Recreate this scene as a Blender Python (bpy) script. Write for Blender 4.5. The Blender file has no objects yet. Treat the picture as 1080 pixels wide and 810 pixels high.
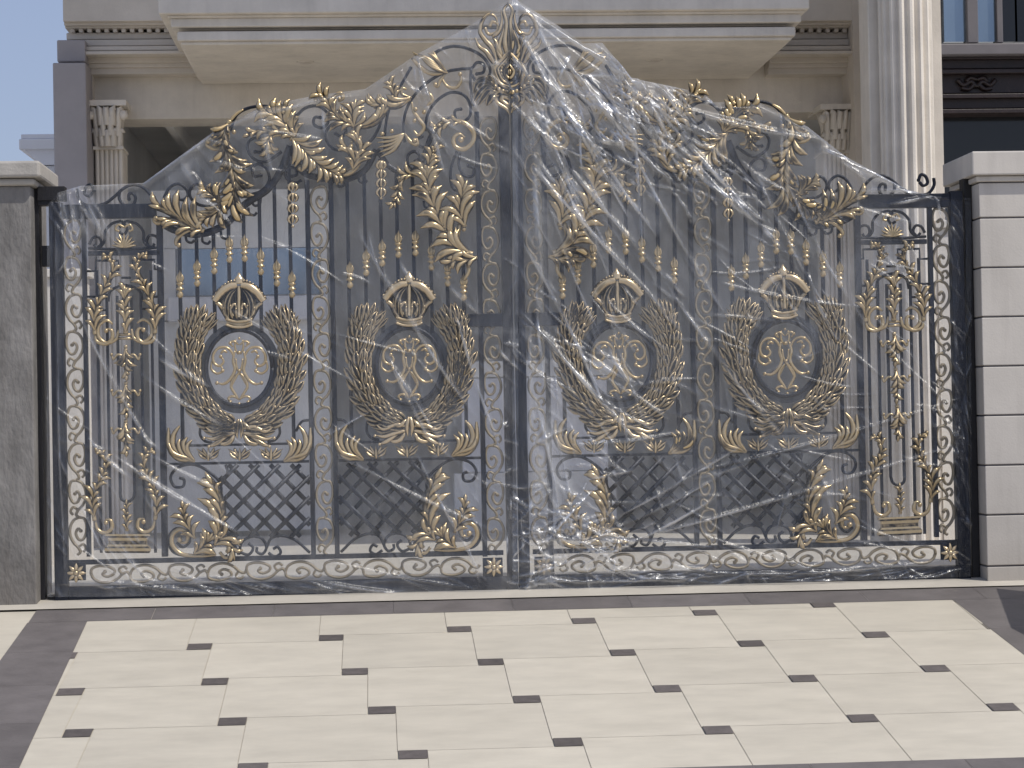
import bpy, math, random
import numpy as np
from mathutils import Vector, Matrix
random.seed(7); rng = np.random.default_rng(7)
C = bpy.data.collections.new("place"); bpy.context.scene.collection.children.link(C)
PI = math.pi
# ------------------------------------------------------------------ camera
F = 2300.0; YAW = math.radians(3.6); PITCH = math.atan(35/2300); ROLL = math.radians(1.1); DIST = 12.6
CAM = Vector((-DIST*math.tan(math.radians(3.675)), -DIST, 0.975))
fw = Vector((math.sin(YAW)*math.cos(PITCH), math.cos(YAW)*math.cos(PITCH), math.sin(PITCH)))
r0 = Vector((math.cos(YAW), -math.sin(YAW), 0)); u0 = r0.cross(fw)
cr = r0*math.cos(ROLL) - u0*math.sin(ROLL); cu = u0*math.cos(ROLL) + r0*math.sin(ROLL)
def ray(px, py): return fw*F + cr*(px-540) + cu*(405-py)
def P(px, py, Y=0.0):
    d = ray(px, py); t = (Y-CAM.y)/d.y; return CAM + d*t
def G(px, py):
    p = P(px, py, 0.0); return (p.x, p.z)
SL = 0.14; Z0 = -0.012
def R(px, py):                       # a measured point on the sloping driveway
    d = ray(px, py); t = (SL*(CAM.y+0.1)+Z0-CAM.z)/(d.z-SL*d.y); return CAM + d*t
def SZ(y): return SL*(y+0.1)+Z0
K = DIST/F
cam = bpy.data.cameras.new("camera"); co = bpy.data.objects.new("camera", cam); C.objects.link(co)
cam.sensor_width = 36; cam.lens = 36*F/1080; cam.clip_end = 3000; cam.clip_start = 0.1
m = Matrix((cr, cu, -fw)).transposed().to_4x4(); m.translation = CAM; co.matrix_world = m
S = bpy.context.scene; S.camera = co
# ------------------------------------------------------------------ light
SUN = Vector((0.60, -0.42, 1.0)).normalized()
el = math.asin(SUN.z); az = math.atan2(SUN.x, SUN.y)
w = bpy.data.worlds.new("World"); S.world = w; w.use_nodes = True
nt = w.node_tree; sky = nt.nodes.new("ShaderNodeTexSky"); sky.sky_type = 'NISHITA'; sky.sun_disc = False
sky.sun_elevation = el; sky.sun_rotation = az; sky.air_density = 1.0; sky.dust_density = 1.6; sky.ozone_density = 4.0
tn = nt.nodes.new("ShaderNodeMix"); tn.data_type = 'RGBA'; tn.blend_type = 'MULTIPLY'; tn.inputs[0].default_value = 1; tn.inputs[7].default_value = (1.08, .975, .96, 1)
nt.links.new(sky.outputs[0], tn.inputs[6]); hzm = nt.nodes.new("ShaderNodeMix"); hzm.data_type = 'RGBA'; hzm.inputs[0].default_value = .62; hzm.inputs[7].default_value = (2.35, 2.75, 3.9, 1)
nt.links.new(tn.outputs[2], hzm.inputs[6]); nt.links.new(hzm.outputs[2], nt.nodes["Background"].inputs[0]); nt.nodes["Background"].inputs[1].default_value = 0.145
sl = bpy.data.lights.new("sun", 'SUN'); sl.energy = 3.2; sl.angle = math.radians(0.5); sl.color = (1, .955, .87)
so = bpy.data.objects.new("sun", sl); C.objects.link(so); so.rotation_euler = SUN.to_track_quat('Z', 'Y').to_euler()
S.view_settings.view_transform = 'Standard'; S.view_settings.look = 'None'; S.view_settings.exposure = 0
S.cycles.use_denoising = True; S.cycles.transparent_max_bounces = 24; S.cycles.max_bounces = 8
S.cycles.caustics_reflective = False; S.cycles.caustics_refractive = False; S.cycles.sample_clamp_indirect = 6
# ------------------------------------------------------------------ materials
def mat(name, col, rough=.6, metal=0.0, var=.12, scale=6.0, bump=.0, bscale=60, streak=None, spec=None, attr=None):
    M = bpy.data.materials.new(name); M.use_nodes = True; N = M.node_tree; B = N.nodes["Principled BSDF"]
    tc = N.nodes.new("ShaderNodeTexCoord"); mp = N.nodes.new("ShaderNodeMapping"); N.links.new(tc.outputs["Object"], mp.inputs[0])
    if streak: mp.inputs["Scale"].default_value = streak
    no = N.nodes.new("ShaderNodeTexNoise"); no.inputs["Scale"].default_value = scale; no.inputs["Detail"].default_value = 7
    no.inputs["Roughness"].default_value = .62
    N.links.new(mp.outputs[0], no.inputs["Vector"])
    mr = N.nodes.new("ShaderNodeMapRange"); mr.inputs[1].default_value = .3; mr.inputs[2].default_value = .7
    mr.inputs[3].default_value = 1-var; mr.inputs[4].default_value = 1+var*.6; N.links.new(no.outputs[0], mr.inputs[0])
    mx = N.nodes.new("ShaderNodeMix"); mx.data_type = 'RGBA'; mx.blend_type = 'MULTIPLY'; mx.inputs[0].default_value = 1
    mx.inputs[6].default_value = (*col, 1); N.links.new(mr.outputs[0], mx.inputs[7])
    last = mx.outputs[2]
    if attr:
        at = N.nodes.new("ShaderNodeAttribute"); at.attribute_name = attr
        m2 = N.nodes.new("ShaderNodeMix"); m2.data_type = 'RGBA'; m2.blend_type = 'MULTIPLY'; m2.inputs[0].default_value = 1
        N.links.new(last, m2.inputs[6]); N.links.new(at.outputs["Fac"], m2.inputs[7]); last = m2.outputs[2]
    N.links.new(last, B.inputs["Base Color"])
    B.inputs["Roughness"].default_value = rough; B.inputs["Metallic"].default_value = metal
    if spec is not None: B.inputs["Specular IOR Level"].default_value = spec
    if bump:
        n2 = N.nodes.new("ShaderNodeTexNoise"); n2.inputs["Scale"].default_value = bscale; n2.inputs["Detail"].default_value = 5
        N.links.new(mp.outputs[0], n2.inputs["Vector"])
        bp = N.nodes.new("ShaderNodeBump"); bp.inputs["Strength"].default_value = bump; bp.inputs["Distance"].default_value = .01
        N.links.new(n2.outputs[0], bp.inputs["Height"]); N.links.new(bp.outputs[0], B.inputs["Normal"])
    return M
IRON = mat("navy_black_iron", (.008, .011, .021), .38, .25, .3, 14, .25, 120)
DARK = mat("dark_post_paint", (.012, .011, .013), .5, 0, .3, 10, .2, 90)
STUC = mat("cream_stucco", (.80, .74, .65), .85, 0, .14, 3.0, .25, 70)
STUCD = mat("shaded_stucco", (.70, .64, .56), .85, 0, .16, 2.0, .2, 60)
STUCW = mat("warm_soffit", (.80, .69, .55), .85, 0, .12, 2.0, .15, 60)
GREYP = mat("grey_lilac_stucco", (.40, .375, .38), .85, 0, .12, 2, .2, 60)
WHITE = mat("white_render", (.82, .82, .85), .8, 0, .08, 2, .1, 60)
PILR = mat("pale_grey_render", (.58, .54, .49), .75, 0, .13, 1.6, .10, 90)
CEM = mat("raw_cement_render", (.225, .215, .205), .9, 0, .42, 5.5, .9, 45, streak=(1, 1, .45))
CAPM = mat("cap_stone", (.42, .395, .36), .8, 0, .16, 8, .3, 60)
FLOOR = mat("courtyard_stone", (.56, .52, .45), .5, 0, .12, 3, .05, 40)
TILE = mat("ivory_tile", (.60, .553, .46), .42, 0, .11, 3.2, .04, 30, streak=(1, 2.2, 1), attr="tone")
TSQ = mat("charcoal_inset", (.12, .105, .10), .5, 0, .25, 20, .1, 80, attr="tone")
BORD = mat("grey_slate_border", (.155, .140, .137), .5, 0, .22, 5, .12, 50, attr="tone")
JOINT = mat("tile_joint", (.30, .27, .22), .8, 0, .2, 10)
STREET = mat("street_asphalt", (.34, .33, .31), .9, 0, .25, 4, .4, 80)
WOOD = mat("dark_carved_wood", (.022, .013, .013), .45, 0, .4, 12, .2, 60)
GLASSD = mat("dark_glass", (.010, .011, .013), .12, 0, .1, 2)
GLASSB = mat("sky_mirror_glass", (.26, .33, .40), .12, .7, .12, 1.2)
FRAMEG = mat("grey_window_frame", (.16, .15, .16), .5, 0, .1, 5)
ROOMW = mat("porch_wall", (.88, .865, .83), .8, 0, .12, 1.5, .1, 30)
def dirt(M, z0, z1, amt):
    N = M.node_tree; B = N.nodes["Principled BSDF"]; src = B.inputs["Base Color"].links[0].from_socket
    g_ = N.nodes.new("ShaderNodeNewGeometry"); sp = N.nodes.new("ShaderNodeSeparateXYZ"); N.links.new(g_.outputs["Position"], sp.inputs[0])
    mr = N.nodes.new("ShaderNodeMapRange"); mr.inputs[1].default_value = z0; mr.inputs[2].default_value = z1; mr.inputs[3].default_value = amt; mr.inputs[4].default_value = 0; N.links.new(sp.outputs[2], mr.inputs[0])
    mp = N.nodes.new("ShaderNodeMapping"); mp.inputs["Scale"].default_value = (7, 7, .6); N.links.new(g_.outputs["Position"], mp.inputs[0])
    no = N.nodes.new("ShaderNodeTexNoise"); no.inputs["Scale"].default_value = 2.2; no.inputs["Detail"].default_value = 6; N.links.new(mp.outputs[0], no.inputs[0])
    r2 = N.nodes.new("ShaderNodeMapRange"); r2.inputs[1].default_value = .5; r2.inputs[2].default_value = .75; r2.inputs[4].default_value = amt*.45; N.links.new(no.outputs[0], r2.inputs[0])
    ad = N.nodes.new("ShaderNodeMath"); ad.operation = 'ADD'; ad.use_clamp = True; N.links.new(mr.outputs[0], ad.inputs[0]); N.links.new(r2.outputs[0], ad.inputs[1])
    mx = N.nodes.new("ShaderNodeMix"); mx.data_type = 'RGBA'; mx.inputs[7].default_value = (.16, .14, .12, 1); N.links.new(ad.outputs[0], mx.inputs[0]); N.links.new(src, mx.inputs[6]); N.links.new(mx.outputs[2], B.inputs["Base Color"])
dirt(PILR, -.03, .22, .35); dirt(CEM, -.03, .3, .4); dirt(STUC, -1, -.5, .22); dirt(STUCW, -1, -.5, .12)
def goldmat(name, gold, rough, metal, lo, cav=1.5):
    M = bpy.data.materials.new(name); M.use_nodes = True; N = M.node_tree; B = N.nodes["Principled BSDF"]
    at = N.nodes.new("ShaderNodeAttribute"); at.attribute_name = "gild"
    tc = N.nodes.new("ShaderNodeTexCoord"); no = N.nodes.new("ShaderNodeTexNoise"); no.inputs["Scale"].default_value = 38; no.inputs["Detail"].default_value = 6
    N.links.new(tc.outputs["Object"], no.inputs["Vector"])
    a = N.nodes.new("ShaderNodeMath"); a.operation = 'MULTIPLY_ADD'; a.inputs[1].default_value = .9; a.inputs[2].default_value = -.45
    N.links.new(no.outputs[0], a.inputs[0])
    b = N.nodes.new("ShaderNodeMath"); b.operation = 'ADD'; N.links.new(a.outputs[0], b.inputs[0]); N.links.new(at.outputs["Fac"], b.inputs[1])
    ra = N.nodes.new("ShaderNodeValToRGB"); e = ra.color_ramp.elements
    e[0].position = .22; e[0].color = (*lo, 1); e[1].position = .72; e[1].color = (*gold, 1)
    N.links.new(b.outputs[0], ra.inputs[0])
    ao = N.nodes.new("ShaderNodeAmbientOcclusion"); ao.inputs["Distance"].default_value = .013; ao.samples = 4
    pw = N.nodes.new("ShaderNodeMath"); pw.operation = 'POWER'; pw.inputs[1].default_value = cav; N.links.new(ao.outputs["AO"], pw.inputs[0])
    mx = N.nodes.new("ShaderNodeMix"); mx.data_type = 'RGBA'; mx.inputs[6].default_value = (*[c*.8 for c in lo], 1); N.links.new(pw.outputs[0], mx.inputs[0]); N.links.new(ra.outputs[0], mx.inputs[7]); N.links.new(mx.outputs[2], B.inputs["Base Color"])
    B.inputs["Metallic"].default_value = metal; B.inputs["Roughness"].default_value = rough
    return M
GOLD = goldmat("brushed_gold", (.62, .465, .25), .28, .55, (.022, .016, .013))
GOLDD = goldmat("dark_antiqued_gold", (.72, .55, .32), .28, .55, (.008, .008, .010), 1.7)
VINE = goldmat("matt_gold", (.33, .27, .18), .5, .2, (.10, .08, .05))
# ------------------------------------------------------------------ mesh builder
class MB:
    def __init__(s): s.v = []; s.f = []; s.g = []; s.sm = []
    def add(s, vs, fs, g=1.0, smooth=True):
        o = len(s.v); s.v += [tuple(p) for p in vs]
        s.g += list(g) if hasattr(g, '__len__') else [g]*len(vs)
        s.f += [tuple(i+o for i in f) for f in fs]; s.sm += [smooth]*len(fs)
    def box(s, a, b, g=1.0):
        x0, y0, z0 = a; x1, y1, z1 = b
        if x0 > x1: x0, x1 = x1, x0
        if y0 > y1: y0, y1 = y1, y0
        if z0 > z1: z0, z1 = z1, z0
        s.add([(x0,y0,z0),(x1,y0,z0),(x1,y1,z0),(x0,y1,z0),(x0,y0,z1),(x1,y0,z1),(x1,y1,z1),(x0,y1,z1)],
              [(0,3,2,1),(4,5,6,7),(0,1,5,4),(1,2,6,5),(2,3,7,6),(3,0,4,7)], g, False)
    def tube(s, pts, rad, n=6, flat=1.0, g=1.0, caps=True):
        """pts 3d, swept tube whose section frame keeps the Y axis"""
        L = len(pts); pts = [Vector(p) for p in pts]
        if not hasattr(rad, '__len__'): rad = [rad]*L
        vs = []
        for i, p in enumerate(pts):
            t = (pts[min(i+1, L-1)]-pts[max(i-1, 0)])
            if t.length < 1e-9: t = Vector((1,0,0))
            t.normalize(); yv = Vector((0,1,0)); yv = (yv - t*yv.dot(t))
            if yv.length < .2: yv = Vector((1,0,0)) - t*t.x
            yv.normalize(); nv = t.cross(yv)
            for k in range(n):
                a = 2*PI*k/n + PI/n; vs.append(p + nv*math.cos(a)*rad[i] + yv*math.sin(a)*rad[i]*flat)
        fs = [(i*n+k, i*n+(k+1) % n, (i+1)*n+(k+1) % n, (i+1)*n+k) for i in range(L-1) for k in range(n)]
        if caps: fs += [tuple(range(n))[::-1], tuple((L-1)*n+k for k in range(n))]
        s.add(vs, fs, g)
    def ball(s, c, r, n=8, g=1.0, sy=1.0, sz=1.0):
        vs = []; m_ = n//2
        for j in range(m_+1):
            ph = PI*j/m_
            for k in range(n):
                a = 2*PI*k/n; vs.append((c[0]+r*math.sin(ph)*math.cos(a), c[1]+r*sy*math.sin(ph)*math.sin(a), c[2]+r*sz*math.cos(ph)))
        s.add(vs, [(j*n+k, (j+1)*n+k, (j+1)*n+(k+1) % n, j*n+(k+1) % n) for j in range(m_) for k in range(n)], g)
    def lathe(s, c, prof, n=12, g=1.0, sy=1.0):
        vs = []
        for (r, z) in prof:
            for k in range(n):
                a = 2*PI*k/n; vs.append((c[0]+r*math.cos(a), c[1]+r*sy*math.sin(a), c[2]+z))
        L = len(prof)
        s.add(vs, [(j*n+k, j*n+(k+1) % n, (j+1)*n+(k+1) % n, (j+1)*n+k) for j in range(L-1) for k in range(n)]+[tuple(range(n))[::-1], tuple((L-1)*n+k for k in range(n))], g)
    def blade(s, q, W, H, y=0.0, prof=None, g=1.0, rise=0.0, edge=.12, outline=False):
        """q: list of (x,z); a ridged tongue lying in the gate plane, ridge towards -Y"""
        L = len(q); sec = [(-1,0,.5),(-.62,.95,1.1),(-.2,.4,.0),(.2,.4,.0),(.62,.95,1.2),(1,0,.6)] if outline else [(-1,0,edge),(-.72,.62,.45),(-.25,.98,1),(.25,.98,1),(.72,.62,.45),(1,0,edge)]; vs = []; gg = []
        for i, (x, z) in enumerate(q):
            t = i/(L-1); a = q[max(i-1,0)]; b = q[min(i+1,L-1)]
            tx, tz = b[0]-a[0], b[1]-a[1]; l = math.hypot(tx, tz) or 1; nx, nz = -tz/l, tx/l
            pw = (prof(t) if prof else (math.sin(PI*min(1, .12+.88*t**.85))**.75 if t < 1 else 0.02)); pw = max(pw, .03)
            for (o, h, e) in sec:
                vs.append((x+nx*o*W*pw, y - h*H*max(pw, .25) - rise*math.sin(t*PI*.8), z+nz*o*W*pw)); gg.append(g*e)
        n = len(sec)
        fs = [(i*n+k, (i+1)*n+k, (i+1)*n+k+1, i*n+k+1) for i in range(L-1) for k in range(n-1)]
        fs += [(i*n, i*n+n-1, (i+1)*n+n-1, (i+1)*n) for i in range(L-1)]
        s.add(vs, fs, gg)
    def build(s, name, material, parent=None, bevel=0):
        me = bpy.data.meshes.new(name); me.from_pydata(s.v, [], s.f)
        mats = material if isinstance(material, (list, tuple)) else [material]
        for x in mats: me.materials.append(x)
        a = me.attributes.new("gild", 'FLOAT', 'POINT'); a.data.foreach_set("value", s.g)
        me.polygons.foreach_set("use_smooth", s.sm); me.update()
        o = bpy.data.objects.new(name, me); C.objects.link(o)
        if parent: o.parent = parent
        if bevel:
            b = o.modifiers.new("b", 'BEVEL'); b.width = bevel; b.segments = 2; b.limit_method = 'ANGLE'
        return o
def cat(pts, n=8):
    if len(pts) < 3: return [tuple(pts[0]), tuple(pts[1])] if len(pts) == 2 and n < 2 else [tuple(np.array(pts[0])*(1-t)+np.array(pts[1])*t) for t in np.linspace(0,1,n+1)]
    p = [np.array(x, float) for x in pts]; p = [2*p[0]-p[1]] + p + [2*p[-1]-p[-2]]; out = []
    for i in range(1, len(p)-2):
        for k in range(n):
            t = k/n; a, b, c, d = p[i-1], p[i], p[i+1], p[i+2]
            out.append(tuple(.5*((2*b)+(c-a)*t+(2*a-5*b+4*c-d)*t*t+(3*b-a-3*c+d)*t**3)))
    out.append(tuple(p[-2])); return out
def spiral(cx, cy, ra, rb, a0, turns, n=None):
    n = n or int(14*abs(turns))+6
    return [(cx+(ra+(rb-ra)*t**.9)*math.cos(math.radians(a0)+2*PI*turns*t), cy+(ra+(rb-ra)*t**.9)*math.sin(math.radians(a0)+2*PI*turns*t)) for t in np.linspace(0,1,n)]
def GG(pts): return [G(*p) for p in pts]
def G3(pts, y=0.0): return [(a, y, b) for a, b in GG(pts)]
# pixel-measured helpers for the gate drawing
def wire(mb, pts, r, y=0.0, smooth=True, n=6, g=1.0, taper=False, flat=1.0, sub=6):
    q = cat(pts, sub) if smooth else pts
    L = len(q); rr = [r*K*((1-.55*abs(2*i/(L-1)-1)**3) if taper else 1) for i in range(L)]
    mb.tube(G3(q, y), rr, n, flat, g)
def bl(mb, pts, W, H, y=-.02, g=1.0, n=5, rise=0.0, prof=None, edge=.12, outline=False):
    mb.blade(GG(cat(pts, n)), W*K, H*K, y, prof, g, rise, edge, outline)
def frond(mb, spine, n, Lf, ang=42, W=2.6, H=3.2, y=-.02, sides=(1,-1), g=1.0, curl=.35, stem=1.6, tip=True, start=.05, jit=.1):
    """acanthus: long overlapping lobes (length Lf(t) px) swept along a spine from base to tip, tips curling out"""
    q = [np.array(p) for p in cat(spine, 10)]; L = len(q); n = max(4, int(n*.95)); pr_ = lambda t: (.45+.6*math.sin(PI*min(1, t*.85)))*(1 if t < .75 else max(.12, 1-(t-.75)*3.2))
    if stem: mb.tube(G3([tuple(p) for p in q], y-.006), [stem*K*(1.25-.8*i/(L-1)) for i in range(L)], 6, .9, g)
    Lm = Lf(.5); mb.blade(GG([tuple(p) for p in q[::3]]+[tuple(q[-1])]), Lm*.42*K, 2.0*K, y-.001, lambda t: .55+.5*math.sin(PI*t) if t < .97 else .2, g*.55, 0, .1)
    order = sorted(range(n), key=lambda k: -k)
    for k in order:
        t = start + (1-start)*(k/max(1, n-.0)); i = min(L-2, int(t*(L-1))); p = q[i]; tv = q[i+1]-q[max(i-1, 0)]; tv = tv/np.linalg.norm(tv)
        for sd in sides:
            l = Lf(t)*1.75*(1+random.uniform(-jit, jit))*(1.12 if (k+(sd > 0)) % 3 else .72); a = math.radians(ang*.55+random.uniform(-5, 9))*sd*(1-.3*t); curl_ = curl*random.uniform(.6, 1.9)
            d = np.array([tv[0]*math.cos(a)-tv[1]*math.sin(a), tv[0]*math.sin(a)+tv[1]*math.cos(a)]); nn = np.array([-tv[1], tv[0]])*sd
            p1 = p + d*l*.45 + tv*l*.05; p2 = p + d*l*.78 + nn*l*.10; p3 = p + d*l*.90 + nn*l*(.16+curl_*.55)
            bl(mb, [tuple(p), tuple(p1), tuple(p2), tuple(p3)], W*1.24*(.6+.5*min(l, 22)/17), H*1.25, y - .004*(k % 2) - .014*(1-t), g, 4, .010, pr_, edge=-.1)
    if tip:
        tv = q[-1]-q[-4]; tv = tv/np.linalg.norm(tv); l = max(6, Lf(1.0)*1.3)
        bl(mb, [tuple(q[-1]-tv*l*.5), tuple(q[-1]+tv*l*.15), tuple(q[-1]+tv*l*.7)], W*1.15, H*1.2, y-.012, g, 4, .004, edge=-.1)
def knob(mb, px, py, r, y=-.03, g=1.0): a, b = G(px, py); mb.ball((a, y, b), r*K, 8, g)
# ------------------------------------------------------------------ object helpers
def empty(name, loc=(0,0,0)):
    o = bpy.data.objects.new(name, None); C.objects.link(o); o.location = loc; return o
def tag(o, label=None, cat_=None, group=None, kind=None):
    for k, v in (("label", label), ("category", cat_), ("group", group), ("kind", kind)):
        if v: o[k] = v
    return o
# ================================================================== GATE LEAF (left one; the right is its mirror)
gate = empty("gate_leaf"); tag(gate, "left leaf of the tall navy iron gate, gold leaf ornament seen clearly through film", "gate", "two leaves of the driveway gate")
def gx(px, py=400): return G(px, py)[0]
def gz(py, px=300): return G(px, py)[1]
def vbar(mb, px, ya, yb, w, d=.022, py=400):
    x = gx(px, py); h = w*K/2; mb.box((x-h, -d, gz(ya, px)), (x+h, d, gz(yb, px)))
def hbar(mb, xa, xb, py, w, d=.02, at=300):
    z = gz(py, at); h = w*K/2; mb.box((gx(xa, py), -d, z-h), (gx(xb, py), d, z+h))
ZB = gz(628, 300)
# frame
mb = MB()
def vb(mb, x0, x1, z0, z1, d): mb.box((x0, -d, z0), (x1, d, z1))
xl0, xl1 = gx(55), gx(69); zr1 = gz(613)
vb(mb, xl0, xl1, ZB, gz(214, 60), .035)
vb(mb, gx(531), -.004, ZB, gz(70, 536), .035)
vb(mb, xl1, gx(531), ZB+.003, zr1, .032)
mb.build("frame", IRON, gate, .004)
mb = MB(); hbar(mb, 69, 531, 588, 5, .018); mb.build("lower_rail", IRON, gate, .002)
mb = MB(); z = gz(223, 130); mb.box((xl1, -.03, z-7.5*K), (gx(168), .03, z+7.5*K)); mb.build("shoulder_rail", IRON, gate, .004)
mb = MB(); hbar(mb, 93, 169, 267, 5, .02, 130); mb.build("side_rail", IRON, gate, .002)
for px, top, wd in ((91, 226, 4.5), (171, 228, 6.5), (327.5, 190, 5), (352.5, 190, 5), (508, 118, 5)):
    mb = MB(); vbar(mb, px, 587, top, wd, .02); mb.build("upright_bar", IRON, gate, .002)
# band arch
mb = MB()
band = cat([(168,234),(185,243),(211,247),(237,237),(258,216),(283,199),(297,178),(306,154)], 8)
wire(mb, band, 5.2, 0, False, 4, flat=.8)
band2 = cat([(306,154),(311,166),(319,181),(334,187),(354,190),(372,187),(386,178),(397,158)], 8)
wire(mb, band2, 4.6, .002, False, 4, flat=.8)
band3 = cat([(397,158),(403,166),(411,176),(425,183),(437,180),(446,168),(452,150),(461,134),(476,125)], 8)
wire(mb, band3, 3.9, 0, False, 4, flat=.8)
mb.build("arch_band", IRON, gate)
# scrolls above the band, each a forged piece
SC = [
 [(98,203),(94,207),(89,204),(91,197),(96,195),(99,201)],
 spiral(91,203,10,5.5,-20,-.75)[::1]+[],
 [(82,199),(82,207),(88,215),(98,217),(110,215),(120,208),(130,199),(140,195),(151,198),(160,207),(169,219)],
 [(126,202),(126,210),(132,217),(140,216),(143,209),(140,204),(136,205),(136,210)],
 [(171,222),(173,209),(179,198),(188,194),(196,199),(198,206),(193,211),(187,208),(187,203)],
 [(222,218),(210,216),(202,210),(200,202),(205,195),(212,195),(216,201),(212,207)],
 [(243,138),(249,122),(262,114),(280,112),(297,116),(312,122)],
 [(312,123),(322,114),(335,112),(345,119),(346,129),(339,135),(331,131),(332,124),(338,124)],
 [(297,160),(280,171),(266,166),(261,155),(265,147),(274,146),(279,152),(276,160),(269,160)],
 [(262,206),(276,201),(284,190),(281,178),(272,173),(266,178),(268,186),(275,185)],
 [(318,190),(312,193),(304,190),(301,183),(305,177),(312,178),(313,184),(308,186)],
 [(366,158),(354,158),(345,150),(344,139),(351,131),(361,131),(365,138),(360,144),(354,141)],
 [(383,156),(394,145),(401,131),(404,118),(410,106)],
 [(406,160),(406,140),(409,120),(415,105),(424,88),(433,72)],
 [(427,150),(425,133),(430,112),(441,96),(455,84),(470,76),(485,73),(497,72),(503,66),(510,68),(510,76),(503,78)],
 [(455,58),(468,51),(483,49),(500,54),(512,63),(517,75),(512,86),(504,88),(498,80)],
 [(448,138),(451,121),(460,107),(474,98),(487,99),(495,108),(496,121),(489,128),(481,125),(480,117),(486,115)],
 [(446,168),(437,178),(430,172),(431,163),(438,160),(443,166),(438,170)],
 [(449,134),(455,143),(452,153),(444,155),(440,148),(445,144)],
 [(482,160),(477,172),(475,186),(478,199),(488,201),(491,193),(485,189)],
 [(485,162),(484,175),(489,185),(498,186),(500,178),(494,175)],
 [(497,72),(496,90),(499,110)],
]
for i, s_ in enumerate(SC):
    if i == 1: continue
    mb = MB(); wire(mb, s_, 1.75, 0, True, 6, flat=1.5, sub=5); a, b = G(*s_[-1]); mb.ball((a, 0, b), 2.2*K, 6)
    mb.build("top_scroll", IRON, gate)
# pickets
def band_y(px):
    best = min(band+band2+band3, key=lambda q: abs(q[0]-px)); return best[1]
PA = [190,208,226,242,258,275,291,307]; FA = [(190,302),(208,290),(226,277),(242,265),(258,264),(275,278),(292,290),(308,302)]
PB = [368,386,403,420,437,455,472,489]; FB = [(369,292),(386,279),(403,269),(420,260),(438,258),(455,273),(472,290),(489,305)]
for i, px in enumerate(PA+PB):
    j = i % 8; bot = 468 if j in (0, 7) else (352 if j in (1, 6) else 351)
    if i == 14: top = 262
    elif i == 15: top = 268
    elif px > 445: top = 222
    else: top = band_y(px)+2
    mb = MB(); x = gx(px, 300); h = 1.9*K; mb.box((x-h, -.011, gz(bot, px)), (x+h, .011, gz(top, px))); mb.build("picket", IRON, gate, .0015)
# little hooks under the band
for (hx, hy, d) in ((196,251,1),(213,252,1),(233,247,1),(262,222,1),(275,212,-1),(378,188,1),(364,192,-1),(447,215,1)):
    mb = MB(); wire(mb, [(hx,hy-3),(hx+1*d,hy+3),(hx+6*d,hy+5),(hx+9*d,hy+2)], 1.5, 0, flat=1.4); mb.build("hook", IRON, gate)
# torch finial on every picket
def finial(cx, cy, idx):
    mb = MB(); x, z = G(cx, cy); k = K*.9
    mb.lathe((x, -.012, z), [(1.2*k,-14*k),(3.2*k,-12*k),(3.9*k,-9.5*k),(2.6*k,-7*k),(1.8*k,-5*k),(4.6*k,-4*k),(4.6*k,-2.6*k),(2.8*k,-1.5*k),(2.6*k,1*k),(4.2*k,2*k),(4.4*k,3.4*k),(3*k,4.5*k),(1.5*k,5*k)], 10, .9, .8)
    for dx, h in ((-4.2,13),(-2,15),(0,17),(2.2,15),(4.2,12.5)):
        bl(mb, [(cx+dx*.3,cy-3),(cx+dx*.75,cy-8),(cx+dx*.55,cy-h)], 1.4, 2, -.016-.003*(abs(dx) < 1), 1, 3)
    return mb.build("torch_finial", GOLD, gate)
f0 = finial(*FA[0], 0); x0, z0 = G(*FA[0])
for q in FA[1:]+FB:
    c = f0.copy(); C.objects.link(c); x, z = G(*q); c.location = (x-x0, 0, z-z0); c.parent = gate
# vine strips
def vine(mb, c0, c1, half, wid, r=1.6):
    c0 = np.array(c0, float); c1 = np.array(c1, float); L = np.linalg.norm(c1-c0); n = max(1, round(L/half)); t = (c1-c0)/L; h = L/n; nn = np.array([-t[1], t[0]]); w_ = wid/2
    for i in range(n):
        sd = 1 if i % 2 == 0 else -1; o = c0+t*h*i
        def q(a, b): return tuple(o + t*a*h + nn*b*w_*sd)
        wire(mb, [q(0,-.15),q(.07,.5),(q(.25,.92)),q(.48,.95),q(.68,.55),q(.8,.05),q(.93,-.2),q(1,.15)], r, 0, g=.9, sub=4, flat=1.6)
        wire(mb, [q(.0,-.1),q(.03,-.7),q(.2,-.98),q(.42,-.92),q(.6,-.5),q(.58,0),q(.42,.28),q(.3,.0),q(.36,-.3)], r, -.002, g=.9, sub=4, flat=1.6)
        wire(mb, [q(.80,.05),q(.72,-.55),q(.84,-.85),q(.93,-.55)], r*.9, 0, g=.8, sub=3, flat=1.6)
        a, b = G(*q(.36,-.3)); mb.ball((a, -.002, b), 2.2*K, 6, .9)
def vstrip(px, ya, yb, wid=17):
    mb = MB(); x = gx(px)
    def inv(z, py):   # keep the strip plumb: shift pixel x with height
        return px + (py-400)*math.tan(ROLL)*1.0
    vine(mb, (inv(0, ya), ya), (inv(0, yb), yb), 40, wid); mb.build("vine_strip", VINE, gate)
vstrip(79.5, 232, 585, 18); vstrip(340, 196, 585, 18); vstrip(519.5, 124, 585, 18)
mb = MB(); vine(mb, (96, 606), (506, 597), 42, 18); mb.build("vine_strip", VINE, gate)
def rosette(cx, cy):
    mb = MB(); x, z = G(cx, cy)
    for k in range(8):
        a = 2*PI*k/8; bl(mb, [(cx+2*math.cos(a),cy+2*math.sin(a)),(cx+6*math.cos(a),cy+6*math.sin(a)),(cx+10.5*math.cos(a),cy+10.5*math.sin(a))], 2.6, 2, -.03, 1, 3)
    mb.ball((x, -.036, z), 2.6*K, 8, 1, .7)
    o = mb.build("corner_rosette", GOLDD, gate); return o
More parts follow.
